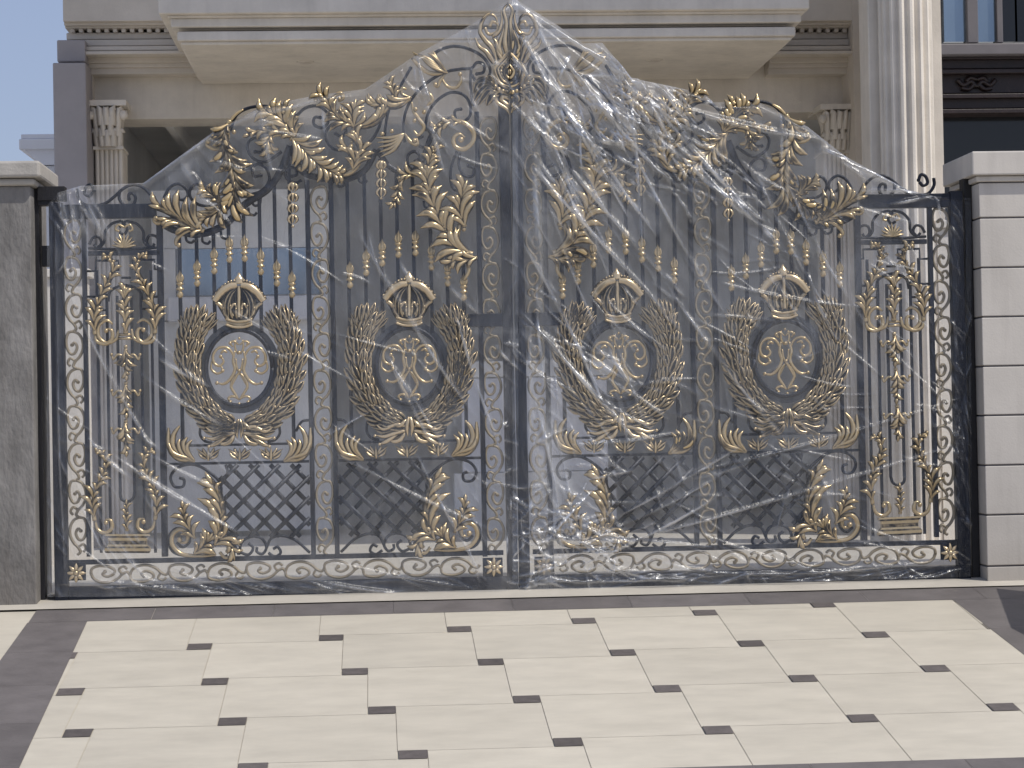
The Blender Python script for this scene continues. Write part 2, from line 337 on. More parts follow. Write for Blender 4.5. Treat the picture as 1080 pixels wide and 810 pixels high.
mb = MB(); mb.box((gx(70,604), -.02, gz(612,80)), (gx(91,604), -.012, gz(593,80))); mb.build("rosette_plate", IRON, gate)
mb = MB(); mb.box((gx(509,598), -.02, gz(608,520)), (gx(530,598), -.012, gz(588,520))); mb.build("rosette_plate", IRON, gate)
rosette(81, 604); rosette(520.5, 597.5)
# ------------ medallion: ring > wreath, crown, monogram
def ell(cx, cy, rx, ry, n=40): return [(cx+rx*math.cos(2*PI*i/n), cy+ry*math.sin(2*PI*i/n)) for i in range(n+1)]
CX, CY = 252.5, 388
mb = MB(); wire(mb, ell(CX, CY, 35, 40), 2.6, -.02, False, 8)
q1, q2 = ell(CX, CY, 37, 42, 48), ell(CX, CY, 43, 48, 48)
vs = [(a, -.008, b) for a, b in GG(q1)] + [(a, -.008, b) for a, b in GG(q2)] + [(a, .004, b) for a, b in GG(q1)] + [(a, .004, b) for a, b in GG(q2)]; n_ = 49
mb.add(vs, [(i, n_+i, n_+i+1, i+1) for i in range(48)]+[(2*n_+i, 2*n_+i+1, 3*n_+i+1, 3*n_+i) for i in range(48)]+[(n_+i, 3*n_+i, 3*n_+i+1, n_+i+1) for i in range(48)]+[(i, i+1, 2*n_+i+1, 2*n_+i) for i in range(48)], 1, False)
med = mb.build("medallion_ring", IRON, gate)
RINGG = mat("ring_band_grey", (.075, .08, .09), .4, .4, .2, 10); 
med.data.materials.append(RINGG)
for p in med.data.polygons[-48*4:]: p.material_index = 1
mb = MB()
wp = [np.array(p) for p in cat([(253,453),(237,450),(221,439),(208,422),(201,401),(199,380),(201,360),(206,346),(209,338)], 10)]
Lw = len(wp)
for sd in (1, -1):
    for lay, (off, spread, ln, yy) in enumerate([(0, .0, 22, -.012), (7, 24, 21, -.022), (-6, -22, 20, -.022), (11, 24, 16, -.017), (-11, -30, 16, -.017), (3, 9, 19, -.034), (-3, -10, 19, -.034), (7, 8, 16, -.028)]):
        for i in range(4+lay % 3, Lw-4, 6):
            p = wp[i]; tv = wp[i+1]-wp[i-1]; tv /= np.linalg.norm(tv); nn = np.array([tv[1], -tv[0]])*-1
            th = math.radians(spread+random.uniform(-9, 9)); d = tv*math.cos(th)+nn*math.sin(th); l = ln*random.uniform(.85, 1.12)
            b0 = p+nn*off*.75; b1 = b0+d*l*.5; b2 = b0+d*l*.92+tv*l*.12
            pts = [b0, b1, b2]
            if sd < 0: pts = [np.array([2*252.8-q[0], q[1]]) for q in pts]
            bl(mb, [tuple(q) for q in pts], 4.3, 5.0, yy, .75+.4*random.random(), 3, .010, outline=True)
    for k in range(11):     # the fan at the top of each branch
        a = math.radians(-90 + (k-5)*11); l = 29-abs(k-5)*1.2; b0 = np.array([209+(k-5)*1.1, 350])
        pts = [b0, b0+np.array([math.cos(a), math.sin(a)])*l*.5, b0+np.array([math.cos(a)*.85, math.sin(a)])*l]
        if sd < 0: pts = [np.array([2*252.8-q[0], q[1]]) for q in pts]
        bl(mb, [tuple(q) for q in pts], 2.8, 3.6, -.02-.006*(k % 2), .95, 3, .006, outline=True)
    for i in range(8, Lw, 9):
        for dd in (-2.5, 2.5):
            p = wp[i]+np.array([dd, 0]); X = p[0] if sd > 0 else 2*252.8-p[0]; knob(mb, X, p[1], 1.5, -.052)
    f_ = (lambda x: x) if sd > 0 else (lambda x: 505.6-x)
    for pts in ([(252,442),(250,452),(251,463)], [(250,452),(238,450),(225,455),(217,450)], [(250,456),(238,459),(226,463),(216,461)], [(248,458),(243,466),(235,468),(231,463)], [(240,460),(228,468),(220,471)], [(249,445),(243,451),(236,452)]):
        bl(mb, [(f_(a), b) for a, b in pts], 2.9, 3.5, -.045, 1, 5, .004)
    knob(mb, f_(216), 462, 1.8, -.05); knob(mb, f_(221), 471, 1.8, -.05)
wreath = mb.build("laurel_wreath", GOLDD, med)
mb = MB()   # crown
for dx in (-1, 1):
    f_ = (lambda x: CX+dx*x)
    bl(mb, [(f_(26),318),(f_(19),309),(f_(11),303),(f_(2),301)], 5.2, 5, -.035, 1, 5, prof=lambda t: .8+.2*math.sin(PI*t))
    wire(mb, [(f_(24),319),(f_(18),324),(f_(13),333),(f_(12),338)], 2.4, -.03, g=.7); bl(mb, [(f_(12),334),(f_(13),322),(f_(9),311),(f_(2),304)], 3.2, 4, -.034, .7, 5, outline=True); wire(mb, [(f_(6),334),(f_(9),327),(f_(5),321),(f_(1),326)], 1.5, -.036, g=.9)
    for k in range(8): t = k/7; knob(mb, f_(27-22*t), 314-17*math.sin(t*PI/2)-.5, 1.35, -.045)
    for a, b in ((16, 324), (9, 322), (3, 325)):
        bl(mb, [(f_(a*.75),336),(f_(a),328),(f_(a*1.05),b-8)], 2.2, 3, -.032, .6, 3); knob(mb, f_(a), b+1, 1.3, -.045)
vs = []; 
for (hw, py) in ((12,345),(13.5,342),(13.5,339),(12,338),(12.5,336),(19,322)):
    for s_ in np.linspace(-1, 1, 9): x, z = G(CX+hw*s_, py + 2.2*(s_*s_)*-1 + 1); vs.append((x, -.012-.022*(1-s_*s_), z))
pv = [(CX-13,340),(CX-25,319),(CX-17,306),(CX,301),(CX+17,306),(CX+25,319),(CX+13,340)]; mb.add([(a, -.010, b) for a, b in GG(pv)], [tuple(range(7))], .0, False)
mb.add(vs, [(r_*9+k, r_*9+k+1, (r_+1)*9+k+1, (r_+1)*9+k) for r_ in range(5) for k in range(8)], [.7]*9+[1]*18+[.3]*9+[.2]*18)
for py, g_ in ((344,1),(338,1)): wire(mb, [(CX-14,py-1.5),(CX-7,py+.8),(CX,py+1.5),(CX+7,py+.8),(CX+14,py-1.5)], 1.4, -.035, g=g_)
x, z = G(CX, 297); mb.lathe((x, -.03, z), [(6.5*K,-3*K),(6.8*K,-1.5*K),(5.5*K,0),(5.8*K,1.5*K),(4.5*K,3.5*K),(2*K,6*K),(.8*K,9*K)], 12, 1, .7)
bl(mb, [(CX,335),(CX,318),(CX,302)], 2.5, 3, -.036, .8, 3, prof=lambda t: 1)
crown = mb.build("crown", GOLDD, med)
mb = MB()   # monogram scrollwork
for dx in (-1, 1):
    f_ = (lambda pts: [(CX+dx*(CX-a), b) for a, b in pts])
    for pts, r in (([(247,384),(246,374),(240,367),(231,367),(225,374),(226,383),(232,386),(236,381),(233,376)], 1.7), ([(224,380),(223,389),(229,394),(235,391),(233,386)], 1.5),
                   ([(248,370),(246,380),(248,390),(243,400),(236,405),(229,404)], 1.9), ([(252,393),(246,400),(244,408),(249,417),(252,422)], 1.7), ([(252,421),(246,418),(241,420),(243,424)], 1.5),
                   ([(249,378),(250,388),(256,398),(262,410)], 1.4), ([(252,364),(247,360),(243,362),(246,366)], 1.4), ([(251,374),(248,366),(249,358)], 1.2), ([(240,372),(236,370),(233,373)], 1.6)):
        wire(mb, f_(pts), r, -.015-.004*(dx > 0), taper=True, g=1, sub=4)
    for a, b in ((229,404),(235,391),(233,376),(243,424),(243,362)): knob(mb, CX+dx*(CX-a), b, 2.1, -.018)
knob(mb, CX, 372, 2, -.022); knob(mb, CX, 391, 1.8, -.022); knob(mb, CX, 426, 1.8, -.022); knob(mb, CX, 357, 1.5, -.022)
mono = mb.build("monogram", GOLD, med)
def copytree(o, off, parent):
    c = o.copy(); C.objects.link(c); c.parent = parent; c.location = Vector(o.location)+Vector(off)
    for ch in list(o.children):
        d = ch.copy(); C.objects.link(d); d.parent = c
    return c
ga, gb = G(252.5, 388), G(431.5, 386); OFF = (gb[0]-ga[0], 0, gb[1]-ga[1])
copytree(med, OFF, gate)
# ------------ lower half of a panel, drawn for panel A; panel B mirrors it
MX = (G(340,400)[0])
def mirror_copy(o, parent, name=None, axis=MX):
    d = bpy.data.meshes.get(o.data.name+"_m%d" % round(axis*1000))
    if d is None:
        d = o.data.copy(); d.name = o.data.name+"_m%d" % round(axis*1000)
        d.transform(Matrix.Translation((2*axis, 0, 0)) @ Matrix.Scale(-1, 4, (1,0,0))); d.flip_normals()
    c = o.copy(); c.data = d; C.objects.link(c); c.parent = parent; return c
lower = []
mb = MB(); hbar(mb, 200, 306, 468, 2.6, .012); lower.append(mb.build("medallion_rail", IRON, gate))
mb = MB(); hbar(mb, 174, 326, 487, 2.8, .012); lower.append(mb.build("medallion_rail", IRON, gate))
for pts in ([(212,447),(211,458),(216,465),(224,467)], [(294,446),(295,457),(290,464),(282,466)], [(312,455),(318,445),(326,443)], [(240,467),(240,464),(240,460)], [(266,467),(266,464),(266,460)]):
    mb = MB(); wire(mb, pts, 1.6, 0); lower.append(mb.build("scroll_bracket", IRON, gate))
for fx in (220, 253, 286):
    mb = MB()
    for sd in (-1, 1):
        for pts in ([(fx+1*sd,482),(fx+6*sd,478),(fx+13*sd,473)], [(fx,482),(fx+5*sd,475),(fx+6*sd,472)], [(fx+2*sd,484),(fx+8*sd,481),(fx+11*sd,476)]): bl(mb, pts, 1.8, 2.2, -.012, .9, 3)
    bl(mb, [(fx,486),(fx,479),(fx,472)], 2, 2.5, -.016, 1, 3); knob(mb, fx, 483, 1.6, -.02)
    lower.append(mb.build("floret", GOLDD, gate))
def shell(f_):
    mb = MB()
    for pts, W_ in (([(205,486),(188,483),(179,470),(178,451)], 3.6), ([(205,487),(192,482),(183,470),(184,458),(190,449)], 3.4), ([(206,487),(194,480),(189,470),(190,463)], 3.0),
                    ([(204,485),(197,477),(194,468),(198,461)], 3.0), ([(206,486),(199,477),(198,470),(203,464)], 2.8), ([(203,484),(184,478),(178,466)], 3)):
        bl(mb, f_(pts), W_, 4, -.02-.004*len(mb.v)/200, 1, 6, .008, prof=lambda t: math.sin(PI*(.06+.88*t))**.7, edge=.05)
    return mb.build("shell_leaf", GOLD, gate)
lower.append(shell(lambda p: p)); lower.append(shell(lambda p: [(505.5-a, b) for a, b in p]))
# lattice
mb = MB(); lx0, lx1, ly0, ly1 = 232, 327, 490, 566
def clipseg(p, q):
    t0, t1 = 0, 1; dx, dy = q[0]-p[0], q[1]-p[1]
    for a, b in ((-dx, p[0]-lx0), (dx, lx1-p[0]), (-dy, p[1]-ly0), (dy, ly1-p[1])):
        if abs(a) < 1e-9: continue
        r = b/a
        if a < 0: t0 = max(t0, r)
        else: t1 = min(t1, r)
    return None if t0 >= t1-.03 else ((p[0]+dx*t0, p[1]+dy*t0), (p[0]+dx*t1, p[1]+dy*t1))
for k in range(-6, 8):
    for sd in (1, -1):
        cx_ = 279+k*22; s_ = clipseg((cx_-60*sd, 468), (cx_+60*sd, 588))
        if s_ and math.dist(*s_) > 9: wire(mb, s_, 3.2, .004 if sd > 0 else -.012, False, 4)
lower.append(mb.build("lattice_panel", IRON, gate))
for pts in ([(236,556),(232,535),(233,512),(222,499),(205,490),(188,493),(180,503),(184,513),(193,513),(194,506),(189,504)],
            [(233,512),(240,500),(238,490)],
            [(233,556),(243,566),(252,585)],
            [(252,585),(255,572),(265,566),(276,568),(281,577),(277,584),(271,582),(271,577)], [(252,582),(262,585),(267,578),(262,573)],
            [(281,578),(286,568),(297,565),(312,570),(327,583)], [(283,583),(290,587),(296,583),(293,577),(288,579)],
            [(240,586),(232,588),(205,587),(184,583),(178,570),(182,560),(190,557),(199,562),(200,571),(193,577),(186,572)]):
    mb = MB(); wire(mb, pts, 1.7, 0, flat=1.3); lower.append(mb.build("base_scroll", IRON, gate))
mb = MB()
frond(mb, [(228,572),(232,556),(233,538),(229,520),(221,505)], 8, lambda t: 17-7*t, 48, 2.6, 3.2, -.02, (-1,), stem=2)
frond(mb, [(228,572),(233,556),(234,538),(230,520),(222,505)], 5, lambda t: 6, 20, 2.2, 3, -.02, (1,), stem=0)
frond(mb, [(206,568),(200,556),(195,545),(193,532)], 5, lambda t: 9-3*t, 42, 2.1, 2.6, -.02)
frond(mb, [(226,575),(234,568),(243,574),(246,583)], 5, lambda t: 9, 55, 2.2, 2.8, -.024)
frond(mb, [(205,584),(213,577),(222,566)], 5, lambda t: 9, 50, 2.2, 2.8, -.022)
wire(mb, [(228,585),(212,586),(192,584),(182,574),(183,563),(191,558),(198,563),(197,571),(190,572)], 2.6, -.02, taper=True)
wire(mb, [(232,582),(238,588),(246,585),(245,577),(239,578)], 1.9, -.02); knob(mb, 190, 569, 3, -.028); knob(mb, 240, 581, 2.2, -.024)
lower.append(mb.build("acanthus_spray", GOLD, gate))
for o in lower: mirror_copy(o, gate)
# ------------ narrow side panel
mb = MB()
for px, a, b in ((104,583,285),(114,583,310),(125,520,312),(140,520,312),(150,583,310),(161,583,285)): vbar(mb, px, a, b, 2.8, .009, 400)
wire(mb, [(114,318),(116,308),(123,303),(132,301),(141,303),(148,308),(150,318)], 1.7, 0)
wire(mb, [(126.5,519),(128,526),(134,529),(140,526),(142,519)], 1.7, 0)
for pts in ([(92,286),(101,286),(101,275),(125,275),(125,285),(119,285)], [(171,284),(163,284),(163,274),(140,274),(140,284),(146,284)], [(92,313),(103,313)], [(161,313),(171,313)], [(103,327),(114,327)], [(150,326),(161,326)], [(128,293),(138,293)]):
    wire(mb, pts, 1.7, 0, False, 4)
mb.build("fretwork", IRON, gate)
for pts in ([(94,258),(98,251),(104,250),(107,256),(103,261),(99,258)], [(104,262),(110,255),(111,244),(118,236),(128,233)], [(169,256),(164,249),(157,249),(155,256),(160,261),(163,257)], [(158,262),(152,255),(151,244),(144,236),(133,233)],
            [(128,233),(134,241),(131,247),(126,245)], [(133,233),(126,240)], [(93,262),(130,263),(170,261)]):
    mb = MB(); wire(mb, pts, 1.6, 0, flat=1.3); mb.build("side_scroll", IRON, gate)
mb = MB()
for k in range(9):
    a = math.radians(-90+(k-4)*20); l = 15-abs(k-4)*.4
    bl(mb, [(131,261),(131+l*.5*math.cos(a),261+l*.5*math.sin(a)),(131+l*math.cos(a),261+l*math.sin(a))], 2, 2.6, -.014, 1, 3)
for sd in (-1, 1): wire(mb, [(131,240),(131+6*sd,237),(131+9*sd,242),(131+5*sd,244)], 1.3, -.01)
mb.build("palmette", GOLD, gate)
def sideleaf(f_, up=True):
    mb = MB()
    if up:
        wire(mb, f_([(152,354),(144,350),(145,341),(152,337),(160,343),(160,354),(152,361),(142,357),(139,347)][2:]), 2.3, -.02, taper=True)
        frond(mb, f_([(164,352),(164,336),(160,318),(152,300),(145,286),(147,273),(153,271)]), 12, lambda t: 9.5-6*t, 30, 2.0, 2.8, -.02, stem=2.0, curl=.3)
        wire(mb, f_([(164,350),(162,359),(153,362),(146,357),(146,348),(152,346)]), 2.3, -.022, taper=True); knob(mb, *f_([(152,348)])[0], 2.6, -.03); knob(mb, *f_([(153,271)])[0], 2.1, -.03)
    else:
        frond(mb, f_([(164,548),(166,532),(163,516),(157,504),(152,490),(155,478),(160,476)]), 11, lambda t: 8.5-4.5*t, 32, 2.0, 2.8, -.02, stem=2.0)
        wire(mb, f_([(164,546),(161,557),(153,561),(146,556),(147,548),(153,547)]), 2.3, -.022, taper=True); knob(mb, *f_([(152,550)])[0], 2.6, -.03)
    return mb.build("acanthus_leaf", GOLD, gate)
mf = lambda pts: [(264.5-a, b+1) for a, b in pts]
sideleaf(lambda p: p); sideleaf(mf); sideleaf(lambda p: p, False); sideleaf(mf, False)
mb = MB()
frond(mb, [(133,352),(133,335),(132,318),(132,308)], 7, lambda t: 8, 24, 2.1, 2.8, -.016, stem=2.4)
for y_ in (353, 357): wire(mb, [(125,y_),(141,y_)], 1.6, -.015, False)
for (a, b) in ((398, 362), (438, 400), (478, 440)):
    frond(mb, [(133,b+6),(133,b+18),(134,a)], 5, lambda t: 8-3*t, 30, 2.1, 2.8, -.018, stem=2)
    for sd in (-1, 1): wire(mb, [(133,b+16),(133+8*sd,b+12),(133+13*sd,b+17),(133+15*sd,b+12)], 1.5, -.016, taper=True); knob(mb, 133+15*sd, b+12, 1.7, -.018)
    knob(mb, 133, b+4, 2.4, -.02)
mb.build("husk_drop", GOLD, gate); mb = MB()
frond(mb, [(134,560),(134,545),(134,530)], 5, lambda t: 6-2*t, 35, 1.6, 2.2, -.014, stem=1.8)
for k in range(5): knob(mb, 134, 541+k*4.4, 1.6, -.018)
mb.build("husk_drop", GOLD, gate)
mb = MB()
prof = [(563,46),(565,47),(567,42),(570,40),(574,40),(576,44),(578,48),(581,48),(583,46)]
for i in range(len(prof)-1):
    (ya, wa), (yb, wb) = prof[i], prof[i+1]
    A = [G(135-wa/2, ya), G(135+wa/2, ya)]; Bq = [G(135-wb/2, yb), G(135+wb/2, yb)]; da, db = .008+wa*.0005, .008+wb*.0005
    mb.add([(A[0][0],-da,A[0][1]),(A[1][0],-da,A[1][1]),(Bq[1][0],-db,Bq[1][1]),(Bq[0][0],-db,Bq[0][1])], [(0,3,2,1)], [(.95,.25,.8,.3,.75,.3,.9,.2)[i]]*4, False)
    mb.add([(A[0][0],.012,A[0][1]),(A[0][0],-da,A[0][1]),(Bq[0][0],-db,Bq[0][1]),(Bq[0][0],.012,Bq[0][1])], [(0,1,2,3)], .8, False)
    mb.add([(A[1][0],.012,A[1][1]),(A[1][0],-da,A[1][1]),(Bq[1][0],-db,Bq[1][1]),(Bq[1][0],.012,Bq[1][1])], [(3,2,1,0)], .8, False)
mb.build("pedestal", GOLD, gate)
# ------------ acanthus on the arch
def leaf(*calls, m=GOLD, name="acanthus_leaf"):
    mb = MB()
    for c in calls: c(mb)
    return mb.build(name, m, gate)
fr = lambda *a, **k: (lambda mb: frond(mb, *a, **k))
wi = lambda pts, r, y=-.025, **k: (lambda mb: wire(mb, pts, r, y, taper=True, **k))
kn = lambda *a: (lambda mb: knob(mb, *a))
leaf(fr([(216,244),(203,238),(190,229),(177,222),(165,219)], 8, lambda t: 15-6*t, 58, 2.5, 3.4, -.03, (1,), stem=2.6), fr([(214,244),(198,240),(184,234),(172,232)], 5, lambda t: 9, 50, 2.4, 3.2, -.03, (-1,), stem=2),
     wi([(212,242),(198,244),(188,251),(186,257),(189,260)], 2.4), wi([(176,229),(168,236),(163,233),(165,228)], 2.2), kn(165,231,3.2), kn(189,259,2.6), kn(211,241,2.6))
leaf(fr([(243,128),(237,142),(238,156),(244,172),(248,188),(248,200),(244,212)], 13, lambda t: 9+6*t, 46, 2.7, 3.6, -.03, stem=2.4),
     wi([(240,155),(228,158),(219,154),(219,150)], 2.2), kn(220,150,3), wi([(241,145),(232,143),(230,138)], 2), kn(231,138,2.6), kn(247,140,2.6), wi([(242,148),(242,132),(248,122),(257,116)], 1.8))
leaf(fr([(238,212),(232,222),(222,229),(214,232)], 6, lambda t: 11-4*t, 45, 2.5, 3.2, -.03), fr([(234,216),(224,206),(213,200)], 5, lambda t: 9-3*t, 48, 2.4, 3, -.03), kn(227,205,2.8), kn(236,196,2.6), kn(216,230,2.2))
leaf(fr([(310,146),(299,141),(285,139),(271,140),(260,144)], 5, lambda t: 8-3*t, 34, 2.4, 3, -.028, stem=2.4), fr([(311,146),(303,134),(292,124),(281,121)], 8, lambda t: 14-5*t, 40, 2.6, 3.4, -.03, stem=2.2),
     fr([(312,145),(310,134),(305,122),(301,116)], 4, lambda t: 7, 30, 2.4, 3, -.03), wi([(303,143),(290,143),(284,149),(287,157),(294,158)], 2.8), fr([(287,142),(283,150),(282,160)], 4, lambda t: 7, 30, 2.2, 3, -.03), kn(280,136,2.4))
leaf(fr([(307,146),(316,154),(325,164),(336,174),(348,181),(356,184)], 12, lambda t: 13-7*t, 50, 2.5, 3.3, -.03, stem=2.6), wi([(346,180),(356,184),(368,183),(377,175),(380,163),(377,152)], 3.2), wi([(350,179),(342,176),(330,174),(320,177)], 1.9), kn(317,178,3.6),
     fr([(372,180),(374,170),(368,160),(360,156)], 5, lambda t: 10-3*t, 40, 2.3, 3, -.03), fr([(377,174),(381,162),(378,150),(376,145)], 5, lambda t: 9, 30, 2.2, 3, -.03))
leaf(fr([(375,134),(362,129),(352,120),(346,108),(338,102)], 9, lambda t: 9-2*t, 42, 2.3, 3, -.03, stem=2.2), wi([(350,114),(352,104),(359,99),(362,104),(357,108)], 2.4), kn(333,106,2.6), kn(358,105,2.2))
leaf(fr([(372,134),(386,133),(398,127),(407,117)], 9, lambda t: 12-4*t, 44, 2.3, 3.2, -.026, (-1,), stem=2.6), fr([(373,136),(372,126),(374,113)], 5, lambda t: 9, 35, 2.2, 3, -.028), kn(376,144,2.6), kn(371,150,2.2), wi([(375,136),(374,148),(380,156)], 2.2))
leaf(fr([(432,104),(420,112),(406,112),(396,112)], 9, lambda t: 11-3*t, 40, 2.3, 3.2, -.026, (1,), stem=2.6), wi([(434,104),(424,100),(424,94),(429,95)], 2), kn(396,114,2.4), fr([(418,110),(415,98),(412,90)], 4, lambda t: 7, 30, 2, 3, -.03), kn(438,116,2.6), wi([(434,108),(436,118),(441,125),(447,135),(441,143),(436,138)], 2.2), kn(437,128,2.4))
leaf(*[ (lambda a: (lambda mb: bl(mb, a, 2.8, 3.4, -.03, .95, 6, .005)))([(426,142),(414+2*k*.2,146+3*k),(396+1.2*k,146+5.2*k)]) for k in range(5)], wi([(426,141),(433,150),(440,153),(439,146)], 2.4), kn(437,149,3), kn(403,142,2.6), kn(413,139,2.6), wi([(398,170),(402,178),(405,172)], 2))
leaf(*[ (lambda a: (lambda mb: bl(mb, a, 2.2, 3.6, -.03, 1, 6, .006, edge=-.2)))([(472,78),(456-2*k,72-3.2*k),(440-3*k+ (4 if k%2 else 0),58-1.2*k+ (0 if k<3 else 4))]) for k in range(4)], *[ (lambda a: (lambda mb: bl(mb, a, 2.0, 3.6, -.034, 1, 6, .006, edge=-.2)))([(471,77),(463-2*k,67-2*k),(456+2*k-4*k,54+1*k)]) for k in range(4)],
     wi([(468,78),(454,78),(444,72),(434,62)], 2.8), wi([(470,78),(464,86),(461,92),(457,88)], 2.2), wi([(466,84),(472,92),(481,93),(486,86),(485,79)], 2), kn(459,90,2.6), kn(485,79,2.4), wi([(452,98),(456,106),(450,112)], 2.2), kn(447,119,2.4))
leaf(wi([(457,137),(465,131),(478,128),(491,131),(499,140),(498,151),(489,158),(480,155),(478,147),(484,142),(490,146)], 2.8), kn(486,148,3.4), fr([(486,130),(474,130),(464,135),(457,134)], 5, lambda t: 6, 35, 2, 2.6, -.03), name="leaf_scroll")
leaf(fr([(498,269),(486,264),(474,250),(463,232),(456,214),(451,196),(448,182)], 13, lambda t: 15-5*t, 36, 2.8, 3.6, -.028, (1,-1), stem=3), fr([(452,206),(451,190),(453,172),(459,155)], 8, lambda t: 11-5*t, 40, 2.2, 3, -.028, stem=2.4),
     *[kn(453+.35*k+.012*k*k*0-1.2*math.sin(k/14*PI), 204-3.6*k, 1.8, -.05) for k in range(13)], *[kn(464+1.35*k, 232+2.9*k-.05*k*k, 1.8, -.05) for k in range(11)],
     wi([(503,272),(490,270),(482,256),(484,240),(489,232)], 3.2), kn(476,228,2.4), kn(489,242,2.8))
leaf(fr([(490,240),(485,226),(486,212),(490,198)], 7, lambda t: 13-4*t, 42, 2.5, 3.2, -.028, stem=2.4))
leaf(fr([(503,272),(492,275),(483,272),(478,278)], 4, lambda t: 9, 40, 2.3, 3, -.026), wi([(492,274),(494,286),(489,296)], 2.4))
leaf(fr([(438,186),(428,186),(421,196),(419,208),(413,218)], 8, lambda t: 7-2*t, 42, 2, 2.6, -.026), kn(420,210,2.2))
for cx_, ya, yb in ((309,193,238),(402,170,208)):
    mb = MB(); n_ = 4
    for k in range(n_):
        y_ = ya+(yb-ya)*k/n_; knob(mb, cx_, y_+3, 4.2-.5*k, -.018, .8)
        for sd in (-1, 0, 1): bl(mb, [(cx_+1*sd,y_),(cx_+4.6*sd,y_+5),(cx_+1.5*sd,y_+10)], 2, 2.6, -.026, .9, 3)
    knob(mb, cx_, yb+1, 1.8, -.02); mb.build("husk_drop", GOLDD, gate)
# ------------ half of the crest, against the meeting stile
mb = MB()
for pts, W_ in (([(540,56),(538,40),(539,20),(537,-1)], 4), ([(534,58),(532,44),(534,26),(531,12),(537,3)], 3.2), ([(529,62),(526,50),(530,36),(532,26)], 3), ([(524,66),(519,52),(512,44),(506,34),(509,22),(516,16),(523,20),(524,28)], 2.9),
                ([(521,68),(513,56),(505,50),(501,41)], 3), ([(527,58),(523,46),(519,40)], 2.6), ([(536,64),(535,52),(536,38)], 3), ([(530,66),(524,54),(524,40)], 2.6), ([(519,40),(526,34),(529,22),(528,12)], 2.4)):
    bl(mb, pts, W_*1.25, 5, -.03-.003*(W_ > 3), 1, 7, .004, edge=-.2, prof=lambda t: (1-.75*t)*(.5+.5*min(1, t*6)))
wire(mb, [(511,30),(515,37),(523,35),(525,27),(519,24),(516,29)], 1.8, -.03)
def halftear(cx, top, bot, hw, lo): return [(cx, top), (cx-hw*.28, top+(bot-top)*.16), (cx-hw*.8, top+(bot-top)*.42), (cx-hw, lo), (cx-hw*.72, bot-(bot-lo)*.3), (cx-hw*.3, bot-1), (cx, bot)]
sx = 541
wire(mb, halftear(sx, 50, 94, 20, 76), 2.0, -.045); wire(mb, halftear(sx, 55, 90, 16, 75), 1.1, -.045); wire(mb, halftear(sx, 65, 85, 9, 77), 1.6, -.05); wire(mb, halftear(sx, 71, 81, 4.5, 77), 2.4, -.045)
for k in range(9):
    a = math.radians(95+k*17); knob(mb, sx+13*math.cos(a)*1.0-.0, 76-13*-math.sin(a)*-.95+ (4 if False else 0), 2.0, -.035, .7)
for k in range(6): knob(mb, sx-3-4.1*k, 98-.4*k*k+1, 2.7, -.045)
wire(mb, [(sx,125),(534,116),(524,109),(522,101),(527,97),(535,100),(sx,104)], 2.0, -.04)
wire(mb, [(sx,119),(535,112),(529,107),(531,103),(sx,106)], 2.6, -.035)
for pts in ([(525,97),(515,92),(506,97),(497,112)], [(524,98),(516,96),(510,103),(504,112)], [(526,100),(519,101),(515,107),(513,113)], [(522,94),(512,86),(503,89),(499,100)], [(520,90),(514,84),(512,82)]):
    bl(mb, pts, 5.4, 5.5, -.03, 1, 6, .004, outline=True)
crest = mb.build("crest", GOLDD, gate)
mb = MB(); q = halftear(sx, 50, 94, 20, 76); pts = cat(q, 6); vs = G3(pts, -.014); mb.add([(0-.004, -.014, G(541,76)[1])]+vs, [(0, i+1, i+2)[::-1] for i in range(len(vs)-1)], .25, False)
mb.build("crest_plate", GOLDD, gate)
# lock box on the meeting stile
mb = MB(); mb.box((gx(493,338), -.03, gz(345,500)), (gx(531,338), .03, gz(331,500))); mb.build("lock_rail", IRON, gate, .004)
# clip crest strays past the seam
for ob in (crest,):
    for v in ob.data.vertices:
        if v.co.x > -.0015: v.co.x = -.0015
# ------------------------------------------------------------------ right leaf = mirror
gateR = empty("gate_leaf"); tag(gateR, "right leaf of the tall navy iron gate, gold ornament blurred under heavily creased film", "gate", "two leaves of the driveway gate")
cache = {}
def mir(o, parent):
    if o.data.name not in cache:
        d = o.data.copy(); d.transform(Matrix.Scale(-1, 4, (1,0,0))); d.flip_normals(); cache[o.data.name] = d
    c = o.copy(); c.data = cache[o.data.name]; C.objects.link(c); c.parent = parent; c.location = (-o.location.x, o.location.y, o.location.z)
    for ch in list(o.children): mir(ch, c)
for o in list(gate.children): mir(o, gateR)
